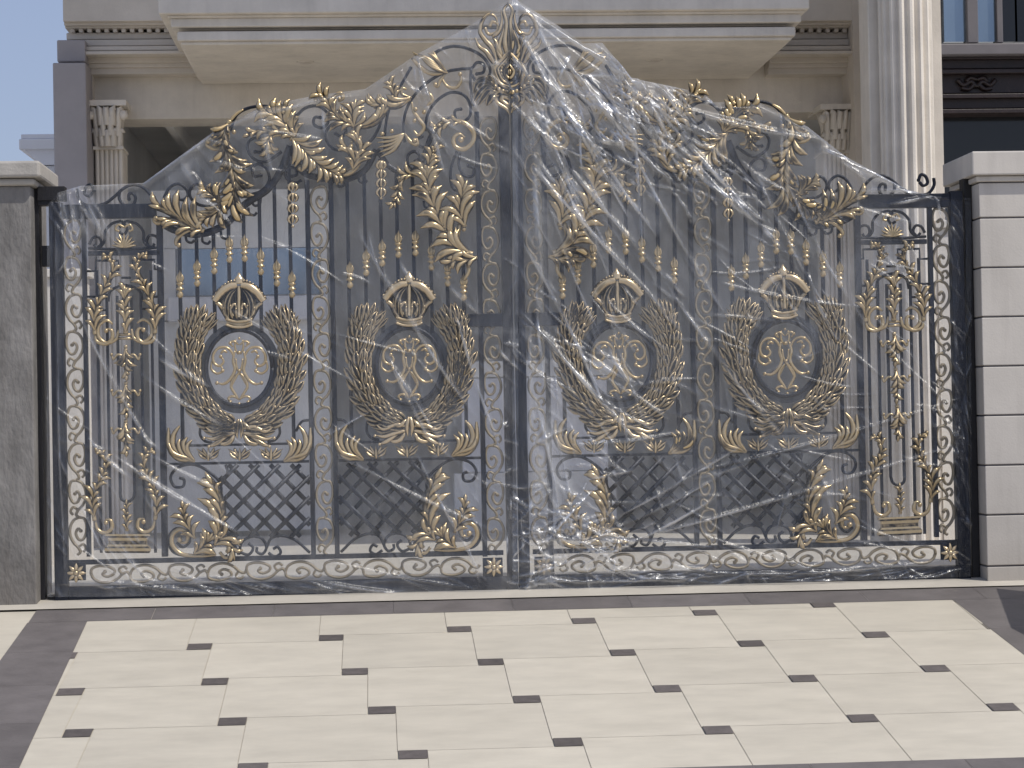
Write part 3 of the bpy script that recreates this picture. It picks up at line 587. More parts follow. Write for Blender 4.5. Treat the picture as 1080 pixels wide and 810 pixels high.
# ================================================================== PLASTIC FILM
def film_mat():
    M = bpy.data.materials.new("clear_polythene"); M.use_nodes = True; N = M.node_tree; N.nodes.clear(); L = N.links.new
    out = N.nodes.new("ShaderNodeOutputMaterial"); tr = N.nodes.new("ShaderNodeBsdfTransparent"); tr.inputs[0].default_value = (.97, .98, 1, 1)
    df = N.nodes.new("ShaderNodeBsdfDiffuse"); df.inputs[0].default_value = (.92, .93, .95, 1); tl = N.nodes.new("ShaderNodeBsdfTranslucent"); tl.inputs[0].default_value = (.92, .93, .95, 1)
    gl = N.nodes.new("ShaderNodeBsdfGlossy"); gl.inputs[0].default_value = (1, 1, 1, 1); gl.inputs["Roughness"].default_value = .23
    tc = N.nodes.new("ShaderNodeTexCoord"); mp = N.nodes.new("ShaderNodeMapping"); mp.inputs["Rotation"].default_value = (0, math.radians(32), 0); mp.inputs["Scale"].default_value = (1.6, 1, .55)
    L(tc.outputs["Object"], mp.inputs[0])
    n1 = N.nodes.new("ShaderNodeTexNoise"); n1.inputs["Scale"].default_value = 2.6; n1.inputs["Detail"].default_value = 8; n1.inputs["Roughness"].default_value = .65; n1.inputs["Distortion"].default_value = 1.2; L(mp.outputs[0], n1.inputs["Vector"])
    mp2 = N.nodes.new("ShaderNodeMapping"); mp2.inputs["Rotation"].default_value = (0, math.radians(-38), 0); mp2.inputs["Scale"].default_value = (9, 1, 1.1); L(tc.outputs["Object"], mp2.inputs[0])
    n2 = N.nodes.new("ShaderNodeTexNoise"); n2.inputs["Scale"].default_value = 3.2; n2.inputs["Detail"].default_value = 9; n2.inputs["Roughness"].default_value = .6; n2.inputs["Distortion"].default_value = 2.4; L(mp2.outputs[0], n2.inputs["Vector"])
    vo = N.nodes.new("ShaderNodeTexNoise"); vo.noise_type = 'RIDGED_MULTIFRACTAL'; vo.inputs["Scale"].default_value = 5; vo.inputs["Detail"].default_value = 5; L(mp2.outputs[0], vo.inputs["Vector"])
    bp = N.nodes.new("ShaderNodeBump"); bp.inputs["Strength"].default_value = .34; bp.inputs["Distance"].default_value = .02; L(n2.outputs[0], bp.inputs["Height"])
    bp2 = N.nodes.new("ShaderNodeBump"); bp2.inputs["Strength"].default_value = .03; bp2.inputs["Distance"].default_value = .02; L(vo.outputs[0], bp2.inputs["Height"]); L(bp.outputs[0], bp2.inputs["Normal"])
    for x in (gl, df): L(bp2.outputs[0], x.inputs["Normal"])
    fo = N.nodes.new("ShaderNodeAttribute"); fo.attribute_name = "fold"; hz = N.nodes.new("ShaderNodeAttribute"); hz.attribute_name = "haze"
    r1 = N.nodes.new("ShaderNodeMapRange"); r1.inputs[1].default_value = .35; r1.inputs[2].default_value = .72; r1.inputs[3].default_value = .22; r1.inputs[4].default_value = 2.1; L(n1.outputs[0], r1.inputs[0])
    a = N.nodes.new("ShaderNodeMath"); a.operation = 'MULTIPLY'; L(r1.outputs[0], a.inputs[0]); L(hz.outputs["Fac"], a.inputs[1])
    r2 = N.nodes.new("ShaderNodeMapRange"); r2.inputs[1].default_value = .58; r2.inputs[2].default_value = .74; r2.inputs[3].default_value = 0; r2.inputs[4].default_value = .10; L(n2.outputs[0], r2.inputs[0])
    b = N.nodes.new("ShaderNodeMath"); b.operation = 'ADD'; b.use_clamp = True; L(a.outputs[0], b.inputs[0]); L(r2.outputs[0], b.inputs[1])
    c = N.nodes.new("ShaderNodeMath"); c.operation = 'MULTIPLY_ADD'; c.use_clamp = True; L(fo.outputs["Fac"], c.inputs[0]); c.inputs[1].default_value = 1.0; L(b.outputs[0], c.inputs[2])
    dm = N.nodes.new("ShaderNodeMixShader"); dm.inputs[0].default_value = .32; L(df.outputs[0], dm.inputs[1]); L(tl.outputs[0], dm.inputs[2])
    m1 = N.nodes.new("ShaderNodeMixShader"); L(c.outputs[0], m1.inputs[0]); L(tr.outputs[0], m1.inputs[1]); L(dm.outputs[0], m1.inputs[2])
    lw0 = N.nodes.new("ShaderNodeLayerWeight"); lw0.inputs[0].default_value = .5; L(bp2.outputs[0], lw0.inputs["Normal"])
    pw = N.nodes.new("ShaderNodeMath"); pw.operation = 'POWER'; L(lw0.outputs["Facing"], pw.inputs[0]); pw.inputs[1].default_value = 4
    lw = N.nodes.new("ShaderNodeMath"); lw.operation = 'MULTIPLY_ADD'; L(pw.outputs[0], lw.inputs[0]); lw.inputs[1].default_value = .5; lw.inputs[2].default_value = .035
    g2 = N.nodes.new("ShaderNodeMath"); g2.operation = 'MULTIPLY_ADD'; g2.use_clamp = True; L(fo.outputs["Fac"], g2.inputs[0]); g2.inputs[1].default_value = .6; L(lw.outputs[0], g2.inputs[2])
    m2 = N.nodes.new("ShaderNodeMixShader"); L(g2.outputs[0], m2.inputs[0]); L(m1.outputs[0], m2.inputs[1]); L(gl.outputs[0], m2.inputs[2]); L(m2.outputs[0], out.inputs[0])
    return M
FILM = film_mat()
def film(name, xs_px, top, bottom, folds, haze_f, nx, ny, seed, hback=.10):
    r_ = np.random.default_rng(seed)
    U, V = np.meshgrid(np.linspace(0, 1, nx), np.linspace(0, 1, ny), indexing='ij')
    tp = np.array(top, float); bt = np.array(bottom, float)
    X = xs_px[0]+(xs_px[1]-xs_px[0])*U; T = np.interp(X, tp[:,0], tp[:,1]); Bm = np.interp(X, bt[:,0], bt[:,1]); Y = Bm+(T-Bm)*V
    side = np.minimum(np.minimum(U*28, (1-U)*28), 1); side = np.sqrt(np.clip(side, .35, 1)); up = np.sqrt(np.clip((1-V)*70, 0, 1)); lo = np.clip(V*30, .8, 1)
    D = -.082*side*up*lo
    # slow billows
    for k in range(26):
        a = r_.uniform(0, PI); fq = r_.uniform(.012, .06); D += .0016/(fq*22)*np.sin((X*math.cos(a)+Y*math.sin(a))*fq*2+r_.uniform(0, 6))*side*up
    Fd = np.zeros_like(X)
    for (p, q, bend, wd, amp, st) in folds:
        p = np.array(p, float); q = np.array(q, float); mid = (p+q)/2+np.array([-(q-p)[1], (q-p)[0]])*bend
        c = [p*(1-t)**2+2*mid*t*(1-t)+q*t*t for t in np.linspace(0, 1, 7)]
        lx, hx = min(v[0] for v in c)-20, max(v[0] for v in c)+20; ly, hy = min(v[1] for v in c)-20, max(v[1] for v in c)+20
        i0, i1 = np.searchsorted(X[:,0], [lx, hx]); 
        if i1 <= i0: continue
        xs, ys = X[i0:i1], Y[i0:i1]; best = np.full(xs.shape, 1e9); tt = np.zeros(xs.shape); sg = np.ones(xs.shape)
        for k in range(6):
            a, b = c[k], c[k+1]; d = b-a; l2 = d@d; t = np.clip(((xs-a[0])*d[0]+(ys-a[1])*d[1])/l2, 0, 1)
            ex, ey = xs-(a[0]+d[0]*t), ys-(a[1]+d[1]*t); ds = np.hypot(ex, ey); mk = ds < best; best = np.where(mk, ds, best); tt = np.where(mk, (k+t)/6, tt); sg = np.where(mk, np.sign(ex*d[1]-ey*d[0]), sg)
        tap = np.sin(PI*np.clip(tt*.94+.03, 0, 1))**.6; wv = wd*(.5+.8*tap)
        D[i0:i1] -= amp*K*np.exp(-(best/(wv*1.3))**2)*tap*np.where(sg > 0, 1, .55)*up[i0:i1]
        brk = .62+.38*np.sin(tt*r_.uniform(6, 16)+r_.uniform(0, 6))
        Fd[i0:i1] = np.maximum(Fd[i0:i1], st*np.exp(-(best/(wv*.42))**2)*tap*brk)
    Hz = haze_f(X, Y)
    # seam along the very top and open hems read whiter
    Fd = np.maximum(Fd, .30*np.exp(-((Y-T)/1.2)**2))
    Wx = np.zeros((nx, ny, 3))
    # pixel -> gate plane
    r3, u3, f3, c3 = map(np.array, (cr, cu, fw, CAM)); Dx = f3*F + r3*(X[...,None]-540) + u3*(405-Y[...,None]); t = (0-c3[1])/Dx[...,1]; Wx = c3 + Dx*t[...,None]
    fr_ = Wx.copy(); fr_[...,1] = D; bk = Wx[::3, ::3].copy(); bn, bm = bk.shape[:2]
    bk[...,1] = .10*side[::3, ::3]*up[::3, ::3] + .012*np.sin(X[::3, ::3]*.05+Y[::3, ::3]*.03)*side[::3, ::3]*up[::3, ::3]
    def quads(n, m, o, flip):
        i = np.arange(n-1)[:,None]*m+np.arange(m-1)[None,:]+o; i = i.ravel(); q = np.stack([i, i+m, i+m+1, i+1], 1); return q[:, ::-1] if flip else q
    V1 = fr_.reshape(-1, 3); V2 = bk.reshape(-1, 3); fc = np.concatenate([quads(nx, ny, 0, False), quads(bn, bm, len(V1), True)])
    VV = np.concatenate([V1, V2]); me = bpy.data.meshes.new(name); me.vertices.add(len(VV)); me.vertices.foreach_set("co", VV.astype(np.float32).ravel())
    me.loops.add(fc.size); me.loops.foreach_set("vertex_index", fc.astype(np.int32).ravel()); me.polygons.add(len(fc))
    me.polygons.foreach_set("loop_start", np.arange(0, fc.size, 4, dtype=np.int32)); me.polygons.foreach_set("loop_total", np.full(len(fc), 4, np.int32))
    me.polygons.foreach_set("use_smooth", np.ones(len(fc), bool)); me.update(calc_edges=True); me.validate()
    a = me.attributes.new("fold", 'FLOAT', 'POINT'); a.data.foreach_set("value", np.concatenate([Fd.ravel(), np.zeros(len(V2))]).astype(np.float32))
    a = me.attributes.new("haze", 'FLOAT', 'POINT'); a.data.foreach_set("value", np.concatenate([Hz.ravel(), np.full(len(V2), hback)]).astype(np.float32))
    me.materials.append(FILM); o = bpy.data.objects.new(name, me); C.objects.link(o); return o
def cluster(r_, c, rad, ang, spread, n, ln, w_, amp, st):
    out = []
    for k in range(n):
        a = math.radians(ang+r_.normal(0, spread)); l = ln*r_.uniform(.4, 1.3); cx_, cy_ = c[0]+r_.normal(0, rad[0]), c[1]+r_.normal(0, rad[1])
        out.append(((cx_-l/2*math.cos(a), cy_-l/2*math.sin(a)), (cx_+l/2*math.cos(a), cy_+l/2*math.sin(a)), r_.normal(0, .06), w_*r_.uniform(.5, 1.4), amp*r_.uniform(.5, 1.4), st*r_.uniform(.3, 1.2)))
    return out
rf = np.random.default_rng(11)
foldsL = [((168,378),(222,408),.06,2.0,3,.75), ((96,462),(135,502),.06,1.8,3,.85), ((410,378),(455,468),.03,2.4,4,.5), ((405,375),(470,480),-.04,1.6,3,.45), ((86,200),(118,262),.03,3,4,.45), ((95,205),(128,270),.0,1.6,3,.3),
          ((522,365),(545,388),.1,1.7,3,.95), ((470,300),(505,332),.05,2,3,.5), ((160,480),(235,518),.05,1.6,3,.3), ((60,470),(130,620),.02,1.6,3,.35), ((110,560),(165,618),.03,1.8,3,.5), ((95,540),(140,612),.05,1.4,3,.35),
          ((150,395),(235,450),.05,1.4,3,.3), ((490,560),(505,612),.05,1.6,3,.45), ((480,500),(525,600),.03,1.5,3,.25), ((440,60),(458,120),.08,2.2,4,.4), ((436,62),(442,112),.05,1.8,3,.3), ((540,2),(440,58),.02,2,3,.35), ((488,12),(500,60),.1,1.6,3,.4),
          ((388,245),(405,300),.05,1.6,3,.35), ((420,275),(440,310),.05,1.6,3,.35), ((62,290),(90,240),.1,2,3,.35), ((150,195),(235,136),.02,2,3,.35), ((86,197),(160,193),.01,1.6,2,.35), ((230,136),(380,98),.0,2,3,.3), ((340,110),(344,150),.05,2,3,.4),
          ((400,430),(330,470),.05,1.5,3,.2), ((356,480),(520,560),.03,1.3,3,.22), ((340,590),(500,620),.03,1.3,3,.25), ((90,610),(300,630),.02,1.6,3,.3), ((300,604),(440,628),.04,1.5,3,.35)]
foldsL += [((120,480),(250,560),.03,1.8,4,.6), ((380,250),(500,440),.03,1.8,4,.5), ((70,300),(160,470),.04,1.8,4,.5), ((440,62),(470,190),.05,2.6,5,.45), ((275,118),(290,190),.06,3.5,5,.3), ((190,170),(225,225),.05,4,5,.3), ((60,230),(70,600),.01,2.2,4,.35), ((480,330),(530,480),.04,1.8,4,.7), ((440,480),(510,610),.03,1.6,4,.6)]
foldsL += cluster(rf, (290,400), (150,120), 28, 18, 34, 90, 1.2, 2.0, .13) + cluster(rf, (110,560), (30,40), 48, 14, 26, 50, 1.2, 2.0, .28) + cluster(rf, (75,240), (12,40), 75, 14, 30, 46, 1.5, 2.8, .4)
foldsL += cluster(rf, (470,500), (40,90), 60, 14, 20, 60, 1.1, 2.0, .2) + cluster(rf, (540,420), (8,120), 50, 30, 22, 24, 1.2, 2.0, .5) + cluster(rf, (300,618), (140,5), 12, 10, 26, 60, 1.2, 2.0, .3) + cluster(rf, (480,90), (35,35), 60, 25, 34, 50, 1.4, 2.4, .3) + cluster(rf, (240,170), (70,40), 30, 30, 20, 50, 1.5, 2.2, .15)
foldsR = [((560,110),(640,290),.01,2.2,4,.5), ((556,120),(625,235),.0,1.8,4,.45), ((575,150),(700,295),.02,2.2,4,.6), ((560,95),(600,200),.0,1.4,3,.4), ((545,5),(665,85),.03,3.0,5,.6), ((550,15),(700,120),.06,2.2,4,.5), ((600,60),(588,85),.0,3,4,.9), ((560,15),(590,80),.05,2,4,.6),
          ((610,85),(670,148),.02,2.8,5,.95), ((600,70),(668,150),.08,2.0,4,.7), ((636,110),(672,152),-.1,5,6,.85), ((628,150),(668,152),.15,4,6,.9), ((668,80),(710,160),.04,2.2,4,.6), ((660,82),(668,170),.0,2.2,4,.65), ((664,82),(742,99),.03,2.4,4,.6), ((635,45),(664,83),-.05,3,4,.8), ((640,60),(664,84),.1,2,4,.6),
          ((668,150),(675,260),.0,2.2,4,.6), ((648,165),(672,180),.1,2.4,4,.9), ((742,100),(750,112),.1,3,4,.9), ((738,112),(756,104),.1,3,4,.8), ((700,150),(790,235),.05,2.4,4,.55), ((735,180),(800,240),.06,2.6,5,.7), ((765,205),(805,235),.1,2.4,4,.7), ((800,240),(820,262),.0,2.8,4,.8),
          ((820,110),(822,190),.0,2.0,4,.4), ((826,140),(828,215),.0,1.6,3,.3), ((868,160),(895,168),.2,4,5,.8), ((905,180),(958,202),.02,2.6,4,.8), ((880,170),(915,196),.03,2,4,.5), ((905,203),(985,204),.0,2.2,4,.95), ((935,217),(983,207),.05,2,4,.8), ((982,200),(990,240),.0,1.8,3,.5),
          ((576,358),(665,460),.02,2.6,5,.9), ((562,340),(610,400),.02,1.4,3,.5), ((640,370),(672,420),.05,2.8,4,.7), ((650,380),(672,425),.08,1.4,3,.5), ((640,320),(700,370),.05,1.5,3,.4), ((700,290),(720,315),.05,1.8,3,.5),
          ((600,470),(720,455),.05,1.5,3,.3), ((640,550),(780,470),.02,1.8,3,.45), ((640,560),(760,500),.04,1.3,3,.35), ((720,500),(1010,420),.03,1.2,3,.2), ((560,470),(600,450),.0,1.6,3,.35), ((575,592),(560,560),.0,1.8,4,.5), ((580,565),(700,572),.03,1.6,3,.4), ((600,560),(665,610),.05,2.6,4,.7), ((650,600),(720,612),.1,2.4,4,.6),
          ((562,600),(546,640),.0,2,3,.4), ((570,505),(600,560),.05,1.6,3,.5), ((558,350),(556,480),.01,3,4,.25), ((760,300),(905,325),.06,1.6,3,.25), ((808,215),(870,330),.03,1.8,3,.35), ((850,290),(880,360),.1,2.4,4,.4), ((900,330),(1000,430),.05,1.4,3,.2), ((730,560),(860,602),.04,1.5,3,.25), ((580,612),(760,606),.03,1.6,3,.4), ((760,606),(1000,590),.03,1.8,3,.35)]
foldsR += [((548,40),(690,250),.03,2.6,5,1.0), ((556,60),(660,230),-.02,1.8,4,.9), ((590,60),(700,190),.05,2.2,5,.95), ((560,180),(700,330),.0,2.2,4,.9), ((552,260),(640,440),-.04,2.4,4,.8), ((660,150),(760,330),.03,2.0,4,.7), ((610,120),(612,190),.03,1.8,4,.7), ((670,90),(800,235),.04,2.6,5,.9),
  ((565,300),(575,420),.04,2.0,4,.6), ((600,600),(760,520),.05,2.2,4,.8), ((562,420),(590,560),-.05,2.0,4,.7), ((620,580),(1000,470),.02,1.6,3,.45), ((640,500),(560,590),.05,2.0,4,.7), ((830,200),(900,330),.04,1.8,3,.5), ((700,300),(830,470),.04,1.8,3,.45), ((560,130),(570,300),.02,4,5,.35), ((640,60),(720,130),.1,5,6,.5), ((700,110),(860,150),.06,3,5,.35), ((860,160),(960,205),.03,5,6,.4)]
foldsR += cluster(rf, (640,110), (34,32), 48, 16, 120, 50, 1.6, 3.2, .68) + cluster(rf, (700,130), (26,26), 48, 14, 70, 44, 1.4, 2.8, .55) + cluster(rf, (590,190), (20,60), 60, 6, 26, 120, 1.3, 2.2, .36) + cluster(rf, (740,185), (34,16), 45, 14, 46, 34, 1.3, 2.5, .4)
foldsR += cluster(rf, (620,400), (45,90), 50, 16, 64, 64, 1.3, 2.4, .36) + cluster(rf, (600,560), (35,30), 20, 40, 90, 46, 1.3, 2.4, .5) + cluster(rf, (780,420), (120,120), 35, 28, 90, 80, 1.3, 2.2, .2) + cluster(rf, (850,260), (60,60), 55, 14, 40, 50, 1.2, 2.0, .18) + cluster(rf, (1008,420), (8,120), 60, 18, 60, 30, 1.6, 2.6, .14) + cluster(rf, (780,605), (150,6), 172, 8, 60, 60, 1.4, 2.2, .28) + cluster(rf, (950,420), (40,130), 60, 25, 50, 60, 1.2, 1.8, .12)
hzL = lambda X, Y: .046 + .06*np.clip((215-Y)/60, 0, 1)*np.clip((X-120)/60, 0, 1) + .02*np.exp(-((X-560)/60)**2) + .05*np.clip((Y-260)/300, 0, 1) + .09*np.exp(-((X-75)/22)**2-((Y-250)/60)**2) - .03*np.exp(-((X-230)/90)**2-((Y-190)/60)**2) + .05*np.exp(-((Y-350)/3.)**2)*(X > 500)
hzR = lambda X, Y: .085 + .07*np.exp(-((X-650)/110)**2-((Y-130)/90)**2) + .13*np.exp(-((X-570)/22)**2) + .09*np.exp(-((X-600)/50)**2-((Y-560)/50)**2) - .08*np.clip((X-900)/90, 0, 1)
fl = film("plastic_film", (51, 546), [(51,214),(62,203),(85,196),(152,193),(228,137),(275,113),(330,101),(385,94),(440,57),(490,30),(541,-2),(546,-2)], [(51,629),(546,622)], foldsL, hzL, 520, 460, 3, .11)
tag(fl, "clear protective plastic film wrapped over the left gate leaf, fairly smooth", "plastic film", "plastic films wrapped round the gate")
frr = film("plastic_film", (540, 1022), [(540,-2),(545,0),(590,28),(615,46),(635,45),(664,82),(740,98),(752,108),(800,108),(850,133),(890,165),(955,200),(985,207),(1022,209)], [(540,623),(1022,607)], foldsR, hzR, 520, 460, 5, .09)
tag(frr, "crumpled clear plastic film over the right gate leaf with bright white creases", "plastic film", "plastic films wrapped round the gate")
# ================================================================== SETTING
def simple(name, material, faces_pts, kind="structure", tone=None):
    me = bpy.data.meshes.new(name); vs = []; fs = []
    for f in faces_pts: o = len(vs); vs += [tuple(p) for p in f]; fs.append(tuple(range(o, o+len(f))))
    me.from_pydata(vs, [], fs); me.materials.append(material)
    if tone is not None:
        a = me.attributes.new("tone", 'FLOAT', 'POINT'); a.data.foreach_set("value", tone)
    me.update(); o = bpy.data.objects.new(name, me); C.objects.link(o)
    if kind: o["kind"] = kind
    return o
def q3(x0, x1, y0, y1, zf): return [(x0,y0,zf(y0)),(x1,y0,zf(y0)),(x1,y1,zf(y1)),(x0,y1,zf(y1))]
simple("ground", STREET, [[(-900,-900,-.72),(900,-900,-.72),(900,900,-.72),(-900,900,-.72)]])
y1 = R(540,631).y; y2 = R(540,643.5).y; y3 = R(800,806).y
XL, XR = -9, 9; YB = y3-1.1
# slab of the ramp, thick so nothing floats
mb = MB(); mb.add([(XL,YB,SZ(YB)-.012),(XR,YB,SZ(YB)-.012),(XR,-.1,SZ(-.1)-.012),(XL,-.1,SZ(-.1)-.012),(XL,YB,-.73),(XR,YB,-.73),(XR,-.1,-.73),(XL,-.1,-.73)], [(0,1,2,3),(0,4,5,1),(1,5,6,2),(3,7,4,0)], 1, False)
o = mb.build("driveway_ramp", JOINT); o["kind"] = "structure"
zs = SZ(y1)
simple("threshold_strip", FLOOR, [[(XL,y1+.003,zs+.003),(XR,y1+.003,zs+.003),(XR,.12,-.006),(XL,.12,-.006)]])
simple("courtyard_floor", FLOOR, [[(-12,.123,-.006),(12,.123,-.006),(12,40,-.006),(-12,40,-.006)]])
# tile field: large squares with small charcoal insets (offset grid)
A = R(92,655); B_ = R(20,810); Cc = R(1005,632); D_ = R(1080,690)
def lin(P0, P1): m_ = (P1.x-P0.x)/(P1.y-P0.y); return lambda y: P0.x+m_*(y-P0.y)
li, ri = lin(A, B_), lin(Cc, D_); lo_ = lin(R(37,645), R(0,696))
poly = [(li(y2),y2),(li(y3),y3),(ri(y3),y3),(ri(y2),y2)]   # ccw seen from above
def clip(sub, pl):
    out = sub
    for i in range(len(pl)):
        a, b = pl[i], pl[(i+1) % len(pl)]; inp = out; out = []
        if not inp: return []
        ins = lambda p: (b[0]-a[0])*(p[1]-a[1])-(b[1]-a[1])*(p[0]-a[0]) >= -1e-9
        for j in range(len(inp)):
            p, q = inp[j-1], inp[j]
            def X_():
                d1 = (b[0]-a[0])*(p[1]-a[1])-(b[1]-a[1])*(p[0]-a[0]); d2 = (b[0]-a[0])*(q[1]-a[1])-(b[1]-a[1])*(q[0]-a[0]); t = d1/(d1-d2); return (p[0]+(q[0]-p[0])*t, p[1]+(q[1]-p[1])*t)
            if ins(q):
                if not ins(p): out.append(X_())
                out.append(q)
            elif ins(p): out.append(X_())
    return out
sqs = {(0,0):(209,682),(0,1):(227,718),(0,2):(243,760),(0,3):(268,808),(1,0):(350,672),(1,1):(375,708),(1,2):(403,749),(1,3):(436,796),(2,0):(485,663),(2,1):(519,697),(2,2):(556,737),(2,3):(600,782),(3,0):(617,655),(3,1):(657,687.5),(3,2):(704,726),(3,3):(758,770),
       (4,0):(744,645.5),(4,1):(792,678),(4,2):(847,715),(4,3):(911,757.5),(5,1):(923,669),(5,2):(987,704),(5,3):(1057,745)}
rows = []; rhs = []
for (i, j), (a, b) in sqs.items(): p = R(a, b); rows.append([1, i, j]); rhs.append([p.x, p.y])
sol = np.linalg.lstsq(np.array(rows, float), np.array(rhs), rcond=None)[0]; O_, EU, EV = sol
res = np.array(rows)@sol-np.array(rhs); print("tile fit", O_, EU, EV, "res", np.abs(res).max())
sq = .5*(abs(EV[0])+abs(EU[1])); print('sq', EU, EV)
# local axes: x along gate line, y up the ramp ; big tile between insets
axx = np.array([1.0, 0.0]); axy = np.array([0.0, 1.0]); g_ = .0016
tiles, tt, insets, ti = [], [], [], []
Wt = EU[0]; Ht = -EV[1]; s1 = sq/2
for i in range(-5, 12):
    for j in range(-6, 10):
        c = O_+EU*i+EV*j
        f = clip([(c[0]-s1,c[1]-s1),(c[0]+s1,c[1]-s1),(c[0]+s1,c[1]+s1),(c[0]-s1,c[1]+s1)], poly)
        if f: insets.append([(a, b, SZ(b)-.001) for a, b in f]); ti += [random.uniform(.8, 1.2)]*len(f)
        # big tile: right/below of inset c: from right edge of this inset to left edge of next
        x0_, y1_ = c[0]+s1+g_, c[1]+s1-g_; x1_ = x0_+Wt-2*g_; y0_ = y1_-Ht+2*g_
        f = clip([(x0_,y0_),(x1_,y0_),(x1_,y1_),(x0_,y1_)], poly)
        if f and len(f) > 2: tiles.append([(a, b, SZ(b)-.004) for a, b in f]); tt += [random.uniform(.95, 1.03)]*len(f)
simple("driveway_tiles", TILE, tiles, tone=tt); simple("driveway_inset_squares", TSQ, insets, tone=ti)
bq = []; bt_ = []
def addb(pts): bq.append([(a, b, SZ(b)-.003) for a, b in pts]); bt_.extend([random.uniform(.9, 1.1)]*len(pts))
xs = np.arange(lo_(y1), XR, .66)
for a, b in zip(xs[:-1], xs[1:]): addb([(a+.001,y2+.001),(b-.001,y2+.001),(b-.001,y1-.001),(a+.001,y1-.001)])
ys = np.arange(y2-.001, y3-.6, -.66)
for a, b in zip(ys[:-1], ys[1:]):
    addb([(lo_(b),b+.001),(li(b)-.001,b+.001),(li(a)-.001,a-.001),(lo_(a),a-.001)])
    addb([(ri(b)+.001,b+.001),(ri(b)+1.5,b+.001),(ri(a)+1.5,a-.001),(ri(a)+.001,a-.001)])
xs = np.arange(li(y3), ri(y3), .66)
for a, b in zip(xs[:-1], xs[1:]): addb([(a+.001,y3-.5),(b-.001,y3-.5),(b-.001,y3-.001),(a+.001,y3-.001)])
simple("driveway_border", BORD, bq, tone=bt_)
simple("driveway_apron", TILE, [[(XL,YB,SZ(YB)-.008),(XR,YB,SZ(YB)-.008),(XR,y1,SZ(y1)-.008),(XL,y1,SZ(y1)-.008)]], tone=[1]*4)
# ------------------------------------------------------------------ pillars
def bx(mb, x0, x1, y0, y1, z0, z1): mb.box((x0, y0, z0), (x1, y1, z1))
pl = empty("gate_pillar", (P(0,600).x, 0, 0)); tag(pl, "grey raw cement gate pillar with moulded stone cap, left of the gate", "pillar")
def part(mb, name, m_, par, bev=0):
    o = mb.build(name, m_, par, bev); o.location = -Vector(par.location); return o
xr_ = P(35,400,-.15).x; mb = MB(); bx(mb, xr_-1.6, xr_, -.15, .45, -.3, P(20,196,-.15).z); part(mb, "shaft", CEM, pl, .008)
zt = P(20,196,-.15).z; mb = MB(); bx(mb, xr_-1.63, xr_+.03, -.18, .48, zt, zt+.04); bx(mb, xr_-1.67, xr_+.065, -.215, .515, zt+.042, zt+.135); part(mb, "cap", CAPM, pl, .015)
pr = empty("gate_pillar", (P(1060,600).x, 0, 0)); tag(pr, "pale grey gate pillar with grooved courses and flat cap, right of the gate", "pillar")
xq = P(1037,400,-.15).x; ZT = P(1055,192,-.15).z; zz = [-.35]+[P(1055,y_,-.15).z for y_ in (597,543,490.6,438,386,334,282,229.6)]+[ZT]
mb = MB(); bx(mb, xq+.012, xq+1.6, -.138, .4, -.35, ZT); part(mb, "core", FRAMEG, pr)
mb = MB()
for a, b in zip(zz[:-1], zz[1:]): bx(mb, xq, xq+1.612, -.15, .412, a+.005, b-.005)
part(mb, "courses", PILR, pr, .004)
mb = MB(); bx(mb, xq-.02, xq+1.63, -.17, .43, ZT+.002, ZT+.035); bx(mb, xq-.05, xq+1.66, -.2, .46, ZT+.037, ZT+.175); part(mb, "cap", PILR, pr, .008)
# posts between pillar and leaf
def post(name, x0, x1, label, ztop, lft):
    e = empty(name, ((x0+x1)/2, .05, 0)); tag(e, label, "gate post", "black gate posts")
    mb = MB(); bx(mb, x0, x1, 0.0, .1, -.05, ztop); part(mb, "post", DARK, e, .004)
    return e
pp = post("gate_post", P(37.5,400,0).x, P(44,400,0).x, "slim black steel post beside the raw cement pillar", P(40,196,0).z, True)
mb = MB(); a, b = P(40,206,0), P(69,196,0); bx(mb, a.x, P(69,206,0).x, -.03, .06, P(55,212,0).z, P(55,197,0).z); bx(mb, P(40,206,0).x, P(57,206,0).x, -.02, .05, P(50,217,0).z, P(50,211,0).z-.002); part(mb, "top_bracket", DARK, pp, .003)
mb = MB(); bx(mb, P(44,270,0).x, P(55,270,0).x, .0, .06, P(50,281,0).z, P(50,259,0).z); part(mb, "hinge", DARK, pp, .003)
mb = MB(); bx(mb, P(44,270,0).x, P(56,270,0).x, .0, .06, P(50,632,0).z, P(50,628,0).z); part(mb, "foot_bracket", DARK, pp)
pq = post("gate_post", P(1021,400,0).x, xq-.002, "wide black steel post beside the pale grooved pillar", P(1025,180,0).z, False)
# ------------------------------------------------------------------ house
YW = 5.4; YF = 3.6
hs = empty("house", (0, YW, 0)); tag(hs, "cream classical house with moulded balcony, porch and columns behind the gate", "house")
def hp(mb, name, m_, bev=0): return part(mb, name, m_, hs, bev)
def bp_(mb, xa, ya, xb, yb, Y0, Y1, pr_=None):
    """box whose front face at depth Y0 spans the measured rectangle"""
    a, b = P(xa, ya, Y0), P(xb, yb, Y0); mid = P((xa+xb)/2, ya, Y0).z; mid2 = P((xa+xb)/2, yb, Y0).z; bx(mb, a.x, b.x, Y0, Y1, mid, mid2)
mb = MB(); bp_(mb, 167,12,853,-30, YF-.10, YW+.1); bp_(mb, 176,16,849,12.8, YF-.05, YW+.1); bp_(mb, 180,26,845,16.5, YF-.02, YW+.1); bp_(mb, 187,30,838,26.5, YF+.08, YW+.1); bp_(mb, 187,40.5,839,30.5, YF, YW+.1); bp_(mb, 191,45,835,41, YF+.03, YW+.1); hp(mb, "balcony_slab", STUC, .012)
